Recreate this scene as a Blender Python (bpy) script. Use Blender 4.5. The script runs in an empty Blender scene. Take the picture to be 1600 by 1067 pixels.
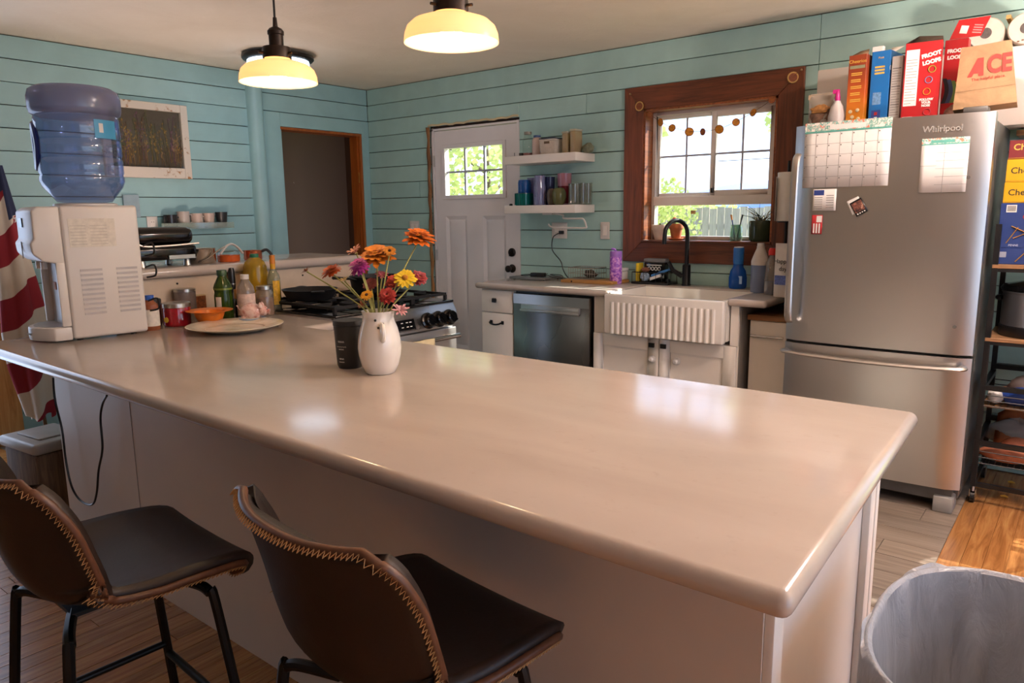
import bpy, bmesh, math, random
from mathutils import Vector, Matrix
random.seed(7)
S = bpy.context.scene
COL = S.collection
PI = math.pi
# ---------------------------------------------------------------- camera
F, YAW, PITCH, ROLL = 1150.546, .672711701, .174201168, -.0125970319
CAM = Vector((5.1846, -4.5, 1.38))
_f = Vector((-math.sin(YAW)*math.cos(PITCH), math.cos(YAW)*math.cos(PITCH), -math.sin(PITCH)))
_r0 = Vector((math.cos(YAW), math.sin(YAW), 0)); _u0 = _r0.cross(_f)
_r = math.cos(ROLL)*_r0 + math.sin(ROLL)*_u0; _u = -math.sin(ROLL)*_r0 + math.cos(ROLL)*_u0
cd = bpy.data.cameras.new('camera'); cam = bpy.data.objects.new('camera', cd); COL.objects.link(cam)
cd.sensor_width = 36; cd.lens = F/1600*36; cd.clip_start = .05; cd.clip_end = 3000
m = Matrix((_r, _u, -_f)).transposed().to_4x4(); m.translation = CAM; cam.matrix_world = m
S.camera = cam
# ---------------------------------------------------------------- light
S.view_settings.view_transform = 'Standard'; S.view_settings.look = 'None'
S.view_settings.gamma = 1; S.view_settings.exposure = 0.45; S.view_settings.use_curve_mapping = False
S.cycles.use_denoising = True; S.cycles.max_bounces = 8; S.cycles.transparent_max_bounces = 24
S.cycles.sample_clamp_indirect = 6; S.cycles.caustics_reflective = False; S.cycles.caustics_refractive = False
W = bpy.data.worlds.new('sky'); S.world = W; W.use_nodes = True
wn = W.node_tree.nodes; wl = W.node_tree.links; wn.clear()
SKY_STRENGTH = 2.5
def _wn(t, **k):
    n = wn.new(t)
    for a, b in k.items(): setattr(n, a, b)
    return n
wo = _wn('ShaderNodeOutputWorld'); wb = _wn('ShaderNodeBackground'); wb.inputs[1].default_value = SKY_STRENGTH
wt = _wn('ShaderNodeTexCoord'); wmap = _wn('ShaderNodeMapping'); wmap.inputs['Scale'].default_value = (1, 1, 4)
wns = _wn('ShaderNodeTexNoise'); wns.inputs['Scale'].default_value = 3.2; wns.inputs['Detail'].default_value = 6
wr = _wn('ShaderNodeValToRGB'); wr.color_ramp.elements[0].position = .38; wr.color_ramp.elements[1].position = .6
wr.color_ramp.elements[0].color = (.36, .52, .84, 1); wr.color_ramp.elements[1].color = (.74, .82, .98, 1)
wl.new(wt.outputs['Generated'], wmap.inputs[0]); wl.new(wmap.outputs[0], wns.inputs['Vector'])
wl.new(wns.outputs[0], wr.inputs[0]); wl.new(wr.outputs[0], wb.inputs[0]); wl.new(wb.outputs[0], wo.inputs[0])
sd = bpy.data.lights.new('sun', 'SUN'); sun = bpy.data.objects.new('sun', sd); COL.objects.link(sun)
sd.energy = 11; sd.angle = .009; sd.color = (1, .93, .82)
sun.rotation_euler = Vector((-.60, -1, -.66)).to_track_quat('-Z', 'Y').to_euler(); sun.location = (9, 14, 9)
# ---------------------------------------------------------------- helpers
def _ray(x, y): return _f + _r*((x-800)/F) - _u*((y-533.5)/F)
def Pz(x, y, z): d = _ray(x, y); return CAM + d*((z-CAM.z)/d.z)
def Py(x, y, Y): d = _ray(x, y); return CAM + d*((Y-CAM.y)/d.y)
def Px(x, y, X): d = _ray(x, y); return CAM + d*((X-CAM.x)/d.x)
def mpp(p): return (Vector(p)-CAM).dot(_f)/F
def hx(h): 
    c = [int(h[i:i+2], 16)/255 for i in (0, 2, 4)]
    return tuple((v/12.92 if v <= .04045 else ((v+.055)/1.055)**2.4) for v in c)
class NT:
    def __init__(s, name):
        s.m = bpy.data.materials.new(name); s.m.use_nodes = True; s.t = s.m.node_tree; s.t.nodes.clear()
        s.out = s.n('ShaderNodeOutputMaterial'); s.b = s.n('ShaderNodeBsdfPrincipled'); s.l(s.b.outputs[0], s.out.inputs[0])
        s.tc = None
    def n(s, t, **k):
        n = s.t.nodes.new(t)
        for a, b in k.items(): setattr(n, a, b)
        return n
    def l(s, a, b): s.t.links.new(a, b)
    def co(s, scale=(1, 1, 1), kind='Object', rot=(0, 0, 0), rnd=False):
        if s.tc is None: s.tc = s.n('ShaderNodeTexCoord')
        mp = s.n('ShaderNodeMapping'); mp.inputs['Scale'].default_value = scale; mp.inputs['Rotation'].default_value = rot
        s.l(s.tc.outputs[kind], mp.inputs[0])
        if rnd:
            oi = s.n('ShaderNodeObjectInfo'); vm = s.n('ShaderNodeVectorMath', operation='SCALE'); cb = s.n('ShaderNodeCombineXYZ')
            for i in range(3): s.l(oi.outputs['Random'], cb.inputs[i])
            s.l(cb.outputs[0], vm.inputs[0]); vm.inputs['Scale'].default_value = 37
            s.l(vm.outputs[0], mp.inputs['Location'])
        return mp.outputs[0]
    def noise(s, co, scale, detail=4, rough=.55, dist=0):
        n = s.n('ShaderNodeTexNoise'); n.inputs['Scale'].default_value = scale; n.inputs['Detail'].default_value = detail
        n.inputs['Roughness'].default_value = rough; n.inputs['Distortion'].default_value = dist; s.l(co, n.inputs['Vector']); return n.outputs[0]
    def ramp(s, fac, *st):
        r = s.n('ShaderNodeValToRGB'); e = r.color_ramp.elements
        while len(e) < len(st): e.new(.5)
        for i, (p, c) in enumerate(st): e[i].position = p; e[i].color = (*c, 1)
        s.l(fac, r.inputs[0]); return r.outputs[0]
    def mix(s, a, b, fac, mode='MIX'):
        x = s.n('ShaderNodeMix', data_type='RGBA', blend_type=mode)
        for v, i in ((fac, 0), (a, 6), (b, 7)):
            if isinstance(v, (int, float)): x.inputs[i].default_value = v
            elif isinstance(v, tuple): x.inputs[i].default_value = (*v, 1)
            else: s.l(v, x.inputs[i])
        return x.outputs[2]
    def math(s, op, a, b=0):
        x = s.n('ShaderNodeMath', operation=op)
        for v, i in ((a, 0), (b, 1)):
            if isinstance(v, (int, float)): x.inputs[i].default_value = v
            else: s.l(v, x.inputs[i])
        return x.outputs[0]
    def bump(s, h, strength=.3, dist=.01):
        b = s.n('ShaderNodeBump'); b.inputs['Strength'].default_value = strength; b.inputs['Distance'].default_value = dist
        s.l(h, b.inputs['Height']); s.l(b.outputs[0], s.b.inputs['Normal'])
    def set(s, col=None, rough=None, metal=None, **k):
        for key, v in dict({'Base Color': col, 'Roughness': rough, 'Metallic': metal}, **k).items():
            if v is None: continue
            i = s.b.inputs[key]
            if isinstance(v, (int, float)): i.default_value = v
            elif isinstance(v, tuple): i.default_value = (*v, 1) if len(v) == 3 else v
            else: s.l(v, i)
        return s.m
_mats = {}
def mat(name, col, rough=.5, metal=0, var=.12, scale=14, bump=.0, emis=0, coat=0, sub=0):
    """plain procedural surface: base colour with soft mottling and fine relief"""
    if name in _mats: return _mats[name]
    t = NT(name); c = hx(col) if isinstance(col, str) else col
    f = t.noise(t.co(), scale)
    lo = tuple(v*(1-var) for v in c); hi = tuple(min(1, v*(1+var*.6)) for v in c)
    k = t.ramp(f, (.3, lo), (.7, hi))
    t.set(k, rough, metal)
    if bump: t.bump(t.noise(t.co(), scale*6, 3), bump, .002)
    if coat: t.set(**{'Coat Weight': coat, 'Coat Roughness': .08})
    if emis: t.set(**{'Emission Color': k, 'Emission Strength': emis})
    _mats[name] = t.m; return t.m
def glass(name, col, gl=.10, rough=.03, dens=1.0):
    if name in _mats: return _mats[name]
    t = NT(name); c = hx(col)
    tr = t.n('ShaderNodeBsdfTransparent'); tr.inputs[0].default_value = (*c, 1)
    g = t.n('ShaderNodeBsdfGlossy'); g.inputs['Roughness'].default_value = rough
    lw = t.n('ShaderNodeLayerWeight'); lw.inputs[0].default_value = .25
    f = t.math('ADD', t.math('MULTIPLY', lw.outputs['Facing'], gl*2.5), gl*.4)
    mx = t.n('ShaderNodeMixShader'); t.l(f, mx.inputs[0]); t.l(tr.outputs[0], mx.inputs[1]); t.l(g.outputs[0], mx.inputs[2])
    if dens < 1.0:
        d = t.n('ShaderNodeBsdfDiffuse'); d.inputs[0].default_value = (*c, 1); m2 = t.n('ShaderNodeMixShader'); m2.inputs[0].default_value = 1-dens
        t.l(mx.outputs[0], m2.inputs[1]); t.l(d.outputs[0], m2.inputs[2]); mx = m2
    t.l(mx.outputs[0], t.out.inputs[0]); _mats[name] = t.m; return t.m
class MB:
    def __init__(s): s.v = []; s.f = []
    def add(s, vs, fs, M=None):
        o = len(s.v); s.v += [tuple(M @ Vector(q)) for q in vs] if M else [tuple(q) for q in vs]
        s.f += [tuple(i+o for i in q) for q in fs]; return s
    def box(s, x0, y0, z0, x1, y1, z1, M=None):
        v = [(x, y, z) for z in (z0, z1) for y in (y0, y1) for x in (x0, x1)]
        return s.add(v, [(0, 2, 3, 1), (4, 5, 7, 6), (0, 1, 5, 4), (2, 6, 7, 3), (0, 4, 6, 2), (1, 3, 7, 5)], M)
    def cb(s, c, size, M=None):
        a = [q/2 for q in size]; return s.box(c[0]-a[0], c[1]-a[1], c[2]-a[2], c[0]+a[0], c[1]+a[1], c[2]+a[2], M)
    def lathe(s, prof, n=24, c=(0, 0, 0), M=None, sq=1.0):
        vs = []; fs = []; rings = []
        for r, z in prof:
            if r < 1e-6: rings.append([len(vs)]); vs.append((c[0], c[1], c[2]+z))
            else:
                rings.append(list(range(len(vs), len(vs)+n)))
                vs += [(c[0]+r*math.cos(2*PI*i/n), c[1]+r*sq*math.sin(2*PI*i/n), c[2]+z) for i in range(n)]
        for a, b in zip(rings, rings[1:]):
            if len(a) == 1 and len(b) == 1: continue
            for i in range(n):
                j = (i+1) % n
                if len(a) == 1: fs.append((a[0], b[j], b[i]))
                elif len(b) == 1: fs.append((a[i], a[j], b[0]))
                else: fs.append((a[i], a[j], b[j], b[i]))
        return s.add(vs, fs, M)
    def cyl(s, p0, p1, r0, r1=None, n=12, caps=True):
        p0, p1 = Vector(p0), Vector(p1); d = p1-p0; L = d.length
        if r1 is None: r1 = r0
        M = Matrix.Translation(p0) @ d.to_track_quat('Z', 'Y').to_matrix().to_4x4()
        pr = [(r0, 0), (r1, L)]
        if caps: pr = [(0, 0)]+pr+[(0, L)]
        return s.lathe(pr, n, M=M)
    def tube(s, pts, r, n=8, closed=False, flat=1.0):
        pts = [Vector(p) for p in pts]; N = len(pts); vs = []; fs = []; up = None
        for i, p in enumerate(pts):
            a = pts[(i-1) % N] if (closed or i > 0) else p; b = pts[(i+1) % N] if (closed or i < N-1) else p
            t = (b-a).normalized()
            if up is None: up = Vector((0, 0, 1)) if abs(t.z) < .9 else Vector((1, 0, 0))
            up = (up - t*up.dot(t)).normalized(); w = t.cross(up)
            rr = r[i] if isinstance(r, (list, tuple)) else r
            vs += [p + w*(rr*math.cos(2*PI*k/n)) + up*(rr*flat*math.sin(2*PI*k/n)) for k in range(n)]
        for i in range(N if closed else N-1):
            j = (i+1) % N
            for k in range(n): l = (k+1) % n; fs.append((i*n+k, i*n+l, j*n+l, j*n+k))
        if not closed: fs += [tuple(range(n-1, -1, -1)), tuple((N-1)*n+k for k in range(n))]
        return s.add(vs, fs)
    def sph(s, c, r, n=14, sc=(1, 1, 1)):
        k = max(5, n//2); o = len(s.v)
        s.lathe([(r*math.sin(PI*i/k), -r*math.cos(PI*i/k)) for i in range(k+1)], n, M=Matrix.Translation(c) @ Matrix.Diagonal((*sc, 1)))
        return s
    def grid(s, fn, nu, nv, closeu=False):
        vs = [fn(i/nu, j/nv) for j in range(nv+1) for i in range(nu+(0 if closeu else 1))]; w = nu+(0 if closeu else 1); fs = []
        for j in range(nv):
            for i in range(nu): a = j*w+i; b = j*w+(i+1) % w if closeu else a+1; fs.append((a, b, b+w, a+w))
        return s.add(vs, fs)
    def prism(s, poly, h, M=None):
        n = len(poly); vs = [(x, y, 0) for x, y in poly]+[(x, y, h) for x, y in poly]
        return s.add(vs, [tuple(range(n-1, -1, -1)), tuple(range(n, 2*n))]+[(i, (i+1) % n, n+(i+1) % n, n+i) for i in range(n)], M)
    def build(s, name, material, parent=None, bevel=0, seg=2, angle=35, solid=0, sub=0, M=None):
        me = bpy.data.meshes.new(name); me.from_pydata(s.v, [], s.f)
        if M is not None: me.transform(M)
        if bevel:
            b = bmesh.new(); b.from_mesh(me); bmesh.ops.remove_doubles(b, verts=b.verts, dist=1e-5)
            ed = [e for e in b.edges if len(e.link_faces) == 2 and e.calc_face_angle(0) > .5]
            bmesh.ops.bevel(b, geom=ed, offset=bevel, segments=seg, affect='EDGES', profile=.5, clamp_overlap=True); b.to_mesh(me); b.free()
        for p in me.polygons: p.use_smooth = True
        me.set_sharp_from_angle(angle=math.radians(angle))
        me.materials.append(material)
        o = bpy.data.objects.new(name, me); COL.objects.link(o); o.parent = parent
        if solid:
            q = o.modifiers.new('thickness', 'SOLIDIFY'); q.thickness = solid; q.offset = 0
        if sub:
            q = o.modifiers.new('smooth', 'SUBSURF'); q.levels = q.render_levels = sub
        return o
def tag(o, label, cat, group=None):
    o['label'] = label; o['category'] = cat
    if group: o['group'] = group
    return o
def struct(o, label=None, cat=None):
    o['kind'] = 'structure'
    if label: o['label'] = label
    if cat: o['category'] = cat
    return o
def thing(name, label, cat, loc=(0, 0, 0), rz=0, group=None, rot=None):
    o = bpy.data.objects.new(name, None); COL.objects.link(o); o.empty_display_size = .05
    o.location = loc; o.rotation_euler = rot or (0, 0, rz); return tag(o, label, cat, group)
def copy_tree(o, loc=None, rz=None, parent=None, label=None):
    c = o.copy(); COL.objects.link(c); c.parent = parent
    if loc is not None: c.location = loc
    if rz is not None: c.rotation_euler = (0, 0, rz)
    if label: c['label'] = label
    for ch in [q for q in bpy.data.objects if q.parent == o]: copy_tree(ch, parent=c)
    return c
def text(name, s, size, material, parent=None, M=None, ext=.0006, align='CENTER', sx=1.0, bold=0, shear=0):
    """flat lettering, lies in local XY and is moved by M"""
    cu = bpy.data.curves.new(name, 'FONT'); cu.body = s; cu.size = size; cu.extrude = ext; cu.align_x = align; cu.align_y = 'CENTER'
    cu.offset = bold; cu.shear = shear; cu.resolution_u = 3
    t = bpy.data.objects.new(name, cu); COL.objects.link(t)
    dg = bpy.context.evaluated_depsgraph_get(); me = bpy.data.meshes.new_from_object(t.evaluated_get(dg))
    bpy.data.objects.remove(t); bpy.data.curves.remove(cu)
    me.transform((M or Matrix()) @ Matrix.Diagonal((sx, 1, 1, 1))); me.materials.clear(); me.materials.append(material)
    o = bpy.data.objects.new(name, me); COL.objects.link(o); o.parent = parent; return o
def face(loc, u, v):
    """matrix placing local XY on the plane spanned by u (right) and v (up)"""
    u = Vector(u).normalized(); v = Vector(v).normalized(); n = u.cross(v)
    m = Matrix((u, v, n)).transposed().to_4x4(); m.translation = Vector(loc); return m
FRONT = ((1, 0, 0), (0, 0, 1))   # a face looking towards -y
def bez(pts, n=8):
    """Catmull-Rom through points"""
    P = [Vector(p) for p in pts]; out = []
    for i in range(len(P)-1):
        a, b, c, d = P[max(i-1, 0)], P[i], P[i+1], P[min(i+2, len(P)-1)]
        for k in range(n):
            t = k/n; out.append(.5*((2*b)+(c-a)*t+(2*a-5*b+4*c-d)*t*t+(3*b-a-3*c+d)*t**3))
    return out+[P[-1]]
# ---------------------------------------------------------------- surface materials
def m_paint(name, col, axis):
    t = NT(name); c = hx(col)
    sc = (1.5, 20, 20) if axis == 'x' else (20, 1.5, 20)
    g = t.noise(t.co(sc, rnd=True), 3, 5); b = t.noise(t.co(), 5, 4)
    oi = t.n('ShaderNodeObjectInfo')
    k = t.ramp(b, (.25, tuple(v*.90 for v in c)), (.75, tuple(v*1.06 for v in c)))
    tint = t.ramp(oi.outputs['Random'], (0, (.93, .95, .95)), (1, (1.03, 1.02, 1.0)))
    k = t.mix(k, tint, 1.0, 'MULTIPLY')
    nail = t.noise(t.co((6, 6, 6)), 7, 2); k = t.mix(k, (.12, .16, .15), t.ramp(nail, (.79, (0, 0, 0)), (.83, (.6, .6, .6))))
    t.bump(g, .25, .004); return t.set(k, .42)
PAINT_X = m_paint('turquoise board paint along x', 'a8cbc6', 'x'); PAINT_Y = m_paint('turquoise board paint along y', '98bfc3', 'y')
def m_wood(name, c1, c2, c3, axis='z', rough=.5, knots=.5, sc=1.0, rnd=True):
    t = NT(name); s = {'x': (1, 14, 14), 'y': (14, 1, 14), 'z': (14, 14, 1)}[axis]; s = tuple(q*sc for q in s)
    co = t.co(s, rnd=rnd); a = t.noise(co, 2.2, 8, .6, 1.2); k = t.ramp(a, (.28, hx(c1)), (.5, hx(c2)), (.74, hx(c3)))
    if knots:
        kn = t.noise(t.co(tuple(.18*q if q > 2*sc else .9*q for q in s), rnd=rnd), 5, 2)
        k = t.mix(k, tuple(v*.35 for v in hx(c1)), t.ramp(kn, (.68, (0, 0, 0)), (.80, (knots,)*3)))
    oi = t.n('ShaderNodeObjectInfo'); k = t.mix(k, t.ramp(oi.outputs['Random'], (0, (.84, .84, .84)), (1, (1.1, 1.07, 1.02))), 1.0, 'MULTIPLY')
    t.bump(a, .12, .003); return t.set(k, rough)
WOOD_X = m_wood('stained frame wood along x', '43200f', '6d3a20', '87492a', 'x', .38); WOOD_Z = m_wood('stained frame wood upright', '43200f', '6d3a20', '87492a', 'z', .38)
WOOD_Y = m_wood('stained frame wood in depth', '5a2e15', '8a4c28', 'a5612f', 'y', .38)
JAMB = m_wood('orange pine jamb', '8c4514', 'a85a20', 'b96c2a', 'z', .45, .2)
PINE = m_wood('pale pine casing', 'a8763c', 'c8975a', 'd9ad70', 'z', .5, .6)
OAK = m_wood('honey oak floor strip', '7d4e28', 'a37040', 'bd8c56', 'y', .24, .0, 1.3)
VINYL = m_wood('grey vinyl plank', '5d534a', '7b7067', '93887d', 'x', .32, .2, .8)
RAW = m_wood('raw stud edge', '4a2a16', '83572f', 'b58a52', 'z', .7, .6)
def m_plaster():
    t = NT('ceiling plaster'); co = t.co(); a = t.noise(co, 1.6, 6, .6, 1.0); b = t.noise(co, 9, 5, .6, 2.5)
    k = t.ramp(a, (.3, hx('e6dac8')), (.7, hx('efe4d4'))); t.bump(b, .30, .01); return t.set(k, .8)
PLASTER = m_plaster()
def m_counter():
    t = NT('cream solid surface'); co = t.co(); a = t.noise(t.co((1, 2.6, 1)), 2.2, 5, .5, .4); b = t.noise(co, 45, 4)
    k = t.ramp(a, (.2, hx('b4a79d')), (.8, hx('c4b8ae')))
    k = t.mix(k, hx('a39382'), t.ramp(b, (.62, (0, 0, 0)), (.9, (.35, .35, .35))))
    return t.set(k, .15)
COUNTER = m_counter()
def m_steel(name, col, r0, r1, axis=(60, 60, .6), metal=1.0):
    t = NT(name); a = t.noise(t.co(axis), 6, 4); b = t.noise(t.co((2, 2, 1.0)), 1.6, 2, .4, .3)
    t.set(t.ramp(b, (.05, tuple(v*.95 for v in hx(col))), (.95, hx(col))), t.ramp(b, (.05, (r0,)*3), (.95, (r1,)*3)), metal)
    t.bump(a, .06, .001); return t.m
STEEL = m_steel('brushed stainless', 'c3c1bf', .27, .34, (60, 60, .6)); STEEL_DK = m_steel('dark stainless', '8d8a88', .22, .34, (.6, 60, 60))
CHROME = mat('polished metal', 'd0d0d0', .15, 1, .05)
WHITE = mat('white paint', 'e8e1d9', .38, 0, .04, 5); WHITE_CAB = mat('cabinet white', 'ece4da', .35, 0, .05, 4)
WHITE_PL = mat('white plastic', 'd9d3cd', .35, 0, .03, 5); VINYL_W = mat('window vinyl white', 'e3ddd6', .35, 0, .03)
PORC = mat('porcelain', 'e9e2d9', .10, 0, .03, 5, coat=.5)
BLACK = mat('matt black metal', '18181a', .38, .3, .2); BLACK_PL = mat('black plastic', '141416', .32, 0, .2)
BLACK_GL = mat('gloss black', '0b0b0d', .12, 0, .1); IRON = mat('cast iron', '1a1a1c', .55, .4, .25, 30, .2)
BRONZE = mat('dark bronze', '2e2622', .38, .7, .2); PAPER = mat('white paper', 'e6e2dc', .75, 0, .04)
GLASS = glass('clear glass', 'f4f8f6', .10); PANE = glass('window glass', 'fafcfc', .05, .01); INK = mat('black print', '1d1a1a', .7, 0, .1)
GREY_INK = mat('grey print', '8b8782', .7, 0, .1); SILVER = mat('silver metal', 'bdb9b2', .28, 1, .08)
# ---------------------------------------------------------------- the room
CEIL = 2.45
def cut(rects, hole):
    out = []; a0, b0, a1, b1 = hole
    for r in rects:
        x0, z0, x1, z1 = r
        if x1 <= a0 or x0 >= a1 or z1 <= b0 or z0 >= b1: out.append(r); continue
        if x0 < a0: out.append((x0, z0, a0, z1))
        if x1 > a1: out.append((a1, z0, x1, z1))
        if z0 < b0: out.append((max(x0, a0), z0, min(x1, a1), b0))
        if z1 > b1: out.append((max(x0, a0), b1, min(x1, a1), z1))
    return out
ZL = [1.3765+.1337*k for k in range(-11, 9)]
DARK = mat('wall backing', '3a2c22', .8, 0, .2)
# window wall (y = 0 faces the room)
DOOR = (.755, -.2, 1.695, 2.075); WIN = (2.745, 1.168, 3.625, 2.031); SLIDER = (5.5, .05, 6.2, 2.1)
bk = MB()
for x0, z0, x1, z1 in cut(cut(cut([(-.15, 0, 7.3, CEIL+.05)], DOOR), WIN), SLIDER): bk.box(x0, .02, z0, x1, .14, z1)
wall_back = struct(bk.build('wall_back', DARK))
def boards(wall, rows, holes, seams, axis, material):
    for i in range(len(ZL)-1):
        z0, z1 = max(ZL[i], 0), min(ZL[i+1], CEIL)
        rc = [(rows[0], z0+.0022, rows[1], z1-.0022)]
        for h in holes: rc = cut(rc, h)
        for s, ka, kb in seams:
            if ka <= i <= kb: rc = cut(rc, (s-.0015, -1, s+.0015, 9))
        for a0, b0, a1, b1 in rc:
            if b1-b0 < .006 or a1-a0 < .01: continue
            p = random.uniform(-.0015, .0015); q = random.uniform(0, .0012)
            if axis == 'x': mb = MB().box(a0, -p, b0+q, a1, .02, b1)
            else: mb = MB().box(-.02, a0, b0+q, p, a1, b1)
            c = (sum(v[0] for v in mb.v)/8, sum(v[1] for v in mb.v)/8, sum(v[2] for v in mb.v)/8)
            o = mb.build('board', material, wall, bevel=.0018, seg=1, M=Matrix.Translation([-k for k in c])); o.location = c
boards(wall_back, (0.002, 7.2), [DOOR, WIN, SLIDER], [(3.838, 14, 19), (2.285, 16, 16), (4.45, 9, 13), (.62, 12, 12)], 'x', PAINT_X)
# passage wall (x = 0 faces the room)
PASS = (-.907, -.2, -.078, 2.07)
lk = MB()
for y0, z0, y1, z1 in cut(cut([(-7.1, 0, .14, CEIL+.05)], PASS), (-4.2, -.2, -3.16, 2.08)): lk.box(-.14, y0, z0, -.02, y1, z1)
wall_left = struct(lk.build('wall_left', DARK))
boards(wall_left, (-7, -.002), [(-1.075, -.2, 1, 2.178), (-1.19, -.2, -1.06, 9), (-4.2, -.2, -3.16, 2.08)], [(-2.35, 6, 6), (-1.9, 9, 9)], 'y', PAINT_Y)
FLATP = mat('flat turquoise trim paint', '98bfc2', .4, 0, .07, 5)
# trim round the passage and the boxed-out post beside it
tr = thing('trim_1', 'flat turquoise casing framing the dark passage opening', 'trim'); tr['kind'] = 'structure'
MB().box(-.02, -1.062, 0, .006, -.907, 2.176).build('casing_board', FLATP, tr, bevel=.002, seg=1)
MB().box(-.02, -.907, 2.07, .006, -.078, 2.176).build('casing_board', FLATP, tr, bevel=.002, seg=1)
MB().box(-.02, -.078, 0, .006, -.001, 2.176).build('casing_board', FLATP, tr, bevel=.002, seg=1)
MB().box(-.14, -.10, 0, -.0, -.078, 2.068).build('jamb', JAMB, tr, bevel=.002, seg=1)
MB().box(-.03, -.108, 0, -.05, -.10, 2.05).build('door_stop', JAMB, tr)
MB().box(-.022, -.112, 1.65, -.028, -.10, 1.74).build('hinge_plate', mat('brass', 'b98d4a', .4, .8), tr)
MB().box(-.14, -.907, 2.048, 0, -.10, 2.068).build('head_jamb', JAMB, tr)
MB().box(-.14, -.907, 0, 0, -.897, 2.05).build('jamb', FLATP, tr)
po = MB().prism([(-.02, -1.192), (.03, -1.192), (.055, -1.18), (.068, -1.155), (.068, -1.11), (.06, -1.09), (.04, -1.075), (-.02, -1.072)], CEIL-.002)
struct(po.build('trim_2', FLATP, angle=50), 'tall rounded turquoise boxed post beside the passage', 'trim')
# room behind the passage
BROWN = NT('brown hall wall'); _c = BROWN.co(); _k = BROWN.ramp(BROWN.noise(_c, 2.2, 7, .65, 1.0), (.70, hx('5f4436')), (.72, hx('a08b80')))
BROWN.set(_k, .7); BROWN = BROWN.m
hb = MB().box(-1.35, -2.2, 0, -1.25, 1.2, CEIL).box(-1.25, .75, 0, -.14, .85, CEIL).box(-1.25, -2.2, 0, -.14, -2.1, CEIL)
struct(hb.build('wall_hall', BROWN)); struct(MB().box(-1.35, -2.2, -.06, -.14, .85, -.002).build('floor_hall', OAK))
struct(MB().box(-1.35, -2.2, CEIL, -.14, .85, CEIL+.05).build('ceiling_hall', PLASTER))
# pine casing of the doorway further left
tr = thing('trim_3', 'pale pine casing of the doorway at the left edge', 'trim'); tr['kind'] = 'structure'
MB().box(0, -3.06, 0, .024, -2.925, 2.16).build('casing_board', PINE, tr, bevel=.002, seg=1)
MB().box(-.14, -3.16, 0, .018, -3.062, 2.08).build('jamb_board', PINE, tr, bevel=.002, seg=1)
MB().box(0, -4.3, 2.08, .024, -3.06, 2.16).build('casing_board', PINE, tr, bevel=.002, seg=1)
struct(MB().box(.0, -2.92, 0, .02, -1.19, .05).build('baseboard_left', mat('baseboard green', '6d8d82', .5), bevel=.004))
# other walls, off to the side of and behind the photograph
BUFF = mat('light grey wall paint', 'aca49f', .7, 0, .06, 2)
RW = (-4.7, .25, -.9, 2.15)
rw = MB()
for y0, z0, y1, z1 in cut([(-7.1, 0, .14, CEIL+.05)], RW): rw.box(7.2, y0, z0, 7.32, y1, z1)
struct(rw.build('wall_right', BUFF)); struct(MB().box(-.15, -7.12, 0, 7.3, -7.0, CEIL+.05).build('wall_rear', BUFF))
struct(MB().box(-.15, -7.1, CEIL, 7.32, .14, CEIL+.08).build('ceiling', PLASTER))
# floor: oak strips run in depth, grey vinyl planks across the kitchen
fl = struct(MB().box(-.15, -7.1, -.06, 7.3, .14, -.007).build('floor', OAK))
def plank(x0, y0, x1, y1, material, nm):
    o = MB().box(-(x1-x0)/2+.0012, -(y1-y0)/2+.0012, -.0065, (x1-x0)/2-.0012, (y1-y0)/2-.0012, random.uniform(-.0006, 0)).build(nm, material, fl)
    o.location = ((x0+x1)/2, (y0+y1)/2, 0)
def strips(x0, x1, y0, y1, w=.073, lo=.7, hi=1.5):
    x = x0
    while x < x1-.01:
        y = y0-random.uniform(0, .6); xe = min(x+w, x1)
        while y < y1:
            e = y+random.uniform(lo, hi)
            if e > y0+.03: plank(x, max(y, y0), xe, min(e, y1), OAK, 'floor_strip')
            y = e
        x = xe
strips(1.75, 4.80, -4.9, -3.07, hi=2.0); strips(4.80, 6.0, -3.3, -.02, hi=1.9); strips(.02, 1.75, -4.1, -3.07, lo=.9, hi=1.6)
y = -3.07
while y < -.02:
    x = -random.uniform(0, .8); ye = min(y+.152, -.002)
    while x < 4.8:
        e = x+1.22
        if e > .02: plank(max(x, .022), y, min(e, 4.798), ye, VINYL, 'vinyl_plank')
        x = e
    y = ye
# ---------------------------------------------------------------- door in the window wall
d = thing('door_1', 'white back door with six small panes at the top', 'door', (0, 0, 0)); d['kind'] = 'structure'
DW = mat('door white', 'e6e0e0', .42, 0, .03, 4)
X0, X1, Y0, Y1, ZT = .80, 1.66, .012, .056, 2.035
la = (.915, 1.528, 1.515, 1.895)
sl = MB()
for x0, z0, x1, z1 in cut(cut(cut([(X0, .012, X1, ZT)], (la[0], la[2], la[1], la[3])), (.905, .25, 1.14, 1.352)), (1.308, .25, 1.545, 1.352)): sl.box(x0, Y0, z0, x1, Y1, z1)
sl.build('slab', DW, d)
for x0, x1 in ((.905, 1.14), (1.308, 1.545)):
    p = MB(); a = .03
    vs = [(x0, Y0, .25), (x1, Y0, .25), (x1, Y0, 1.352), (x0, Y0, 1.352), (x0+a, Y0+.012, .25+a), (x1-a, Y0+.012, .25+a), (x1-a, Y0+.012, 1.352-a), (x0+a, Y0+.012, 1.352-a)]
    b = a+.03; vs += [(x0+b, Y0+.004, .25+b), (x1-b, Y0+.004, .25+b), (x1-b, Y0+.004, 1.352-b), (x0+b, Y0+.004, 1.352-b)]
    fs = [(i, (i+1) % 4, 4+(i+1) % 4, 4+i) for i in range(4)]+[(4+i, 4+(i+1) % 4, 8+(i+1) % 4, 8+i) for i in range(4)]+[(8, 9, 10, 11)]
    p.add(vs, fs).build('door_panel', DW, d, angle=15)
lf = MB(); g = .028
lf.box(la[0]-g, -.0, la[2]-g, la[0]+.004, .05, la[3]+g).box(la[1]-.004, -.0, la[2]-g, la[1]+g, .05, la[3]+g)
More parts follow.
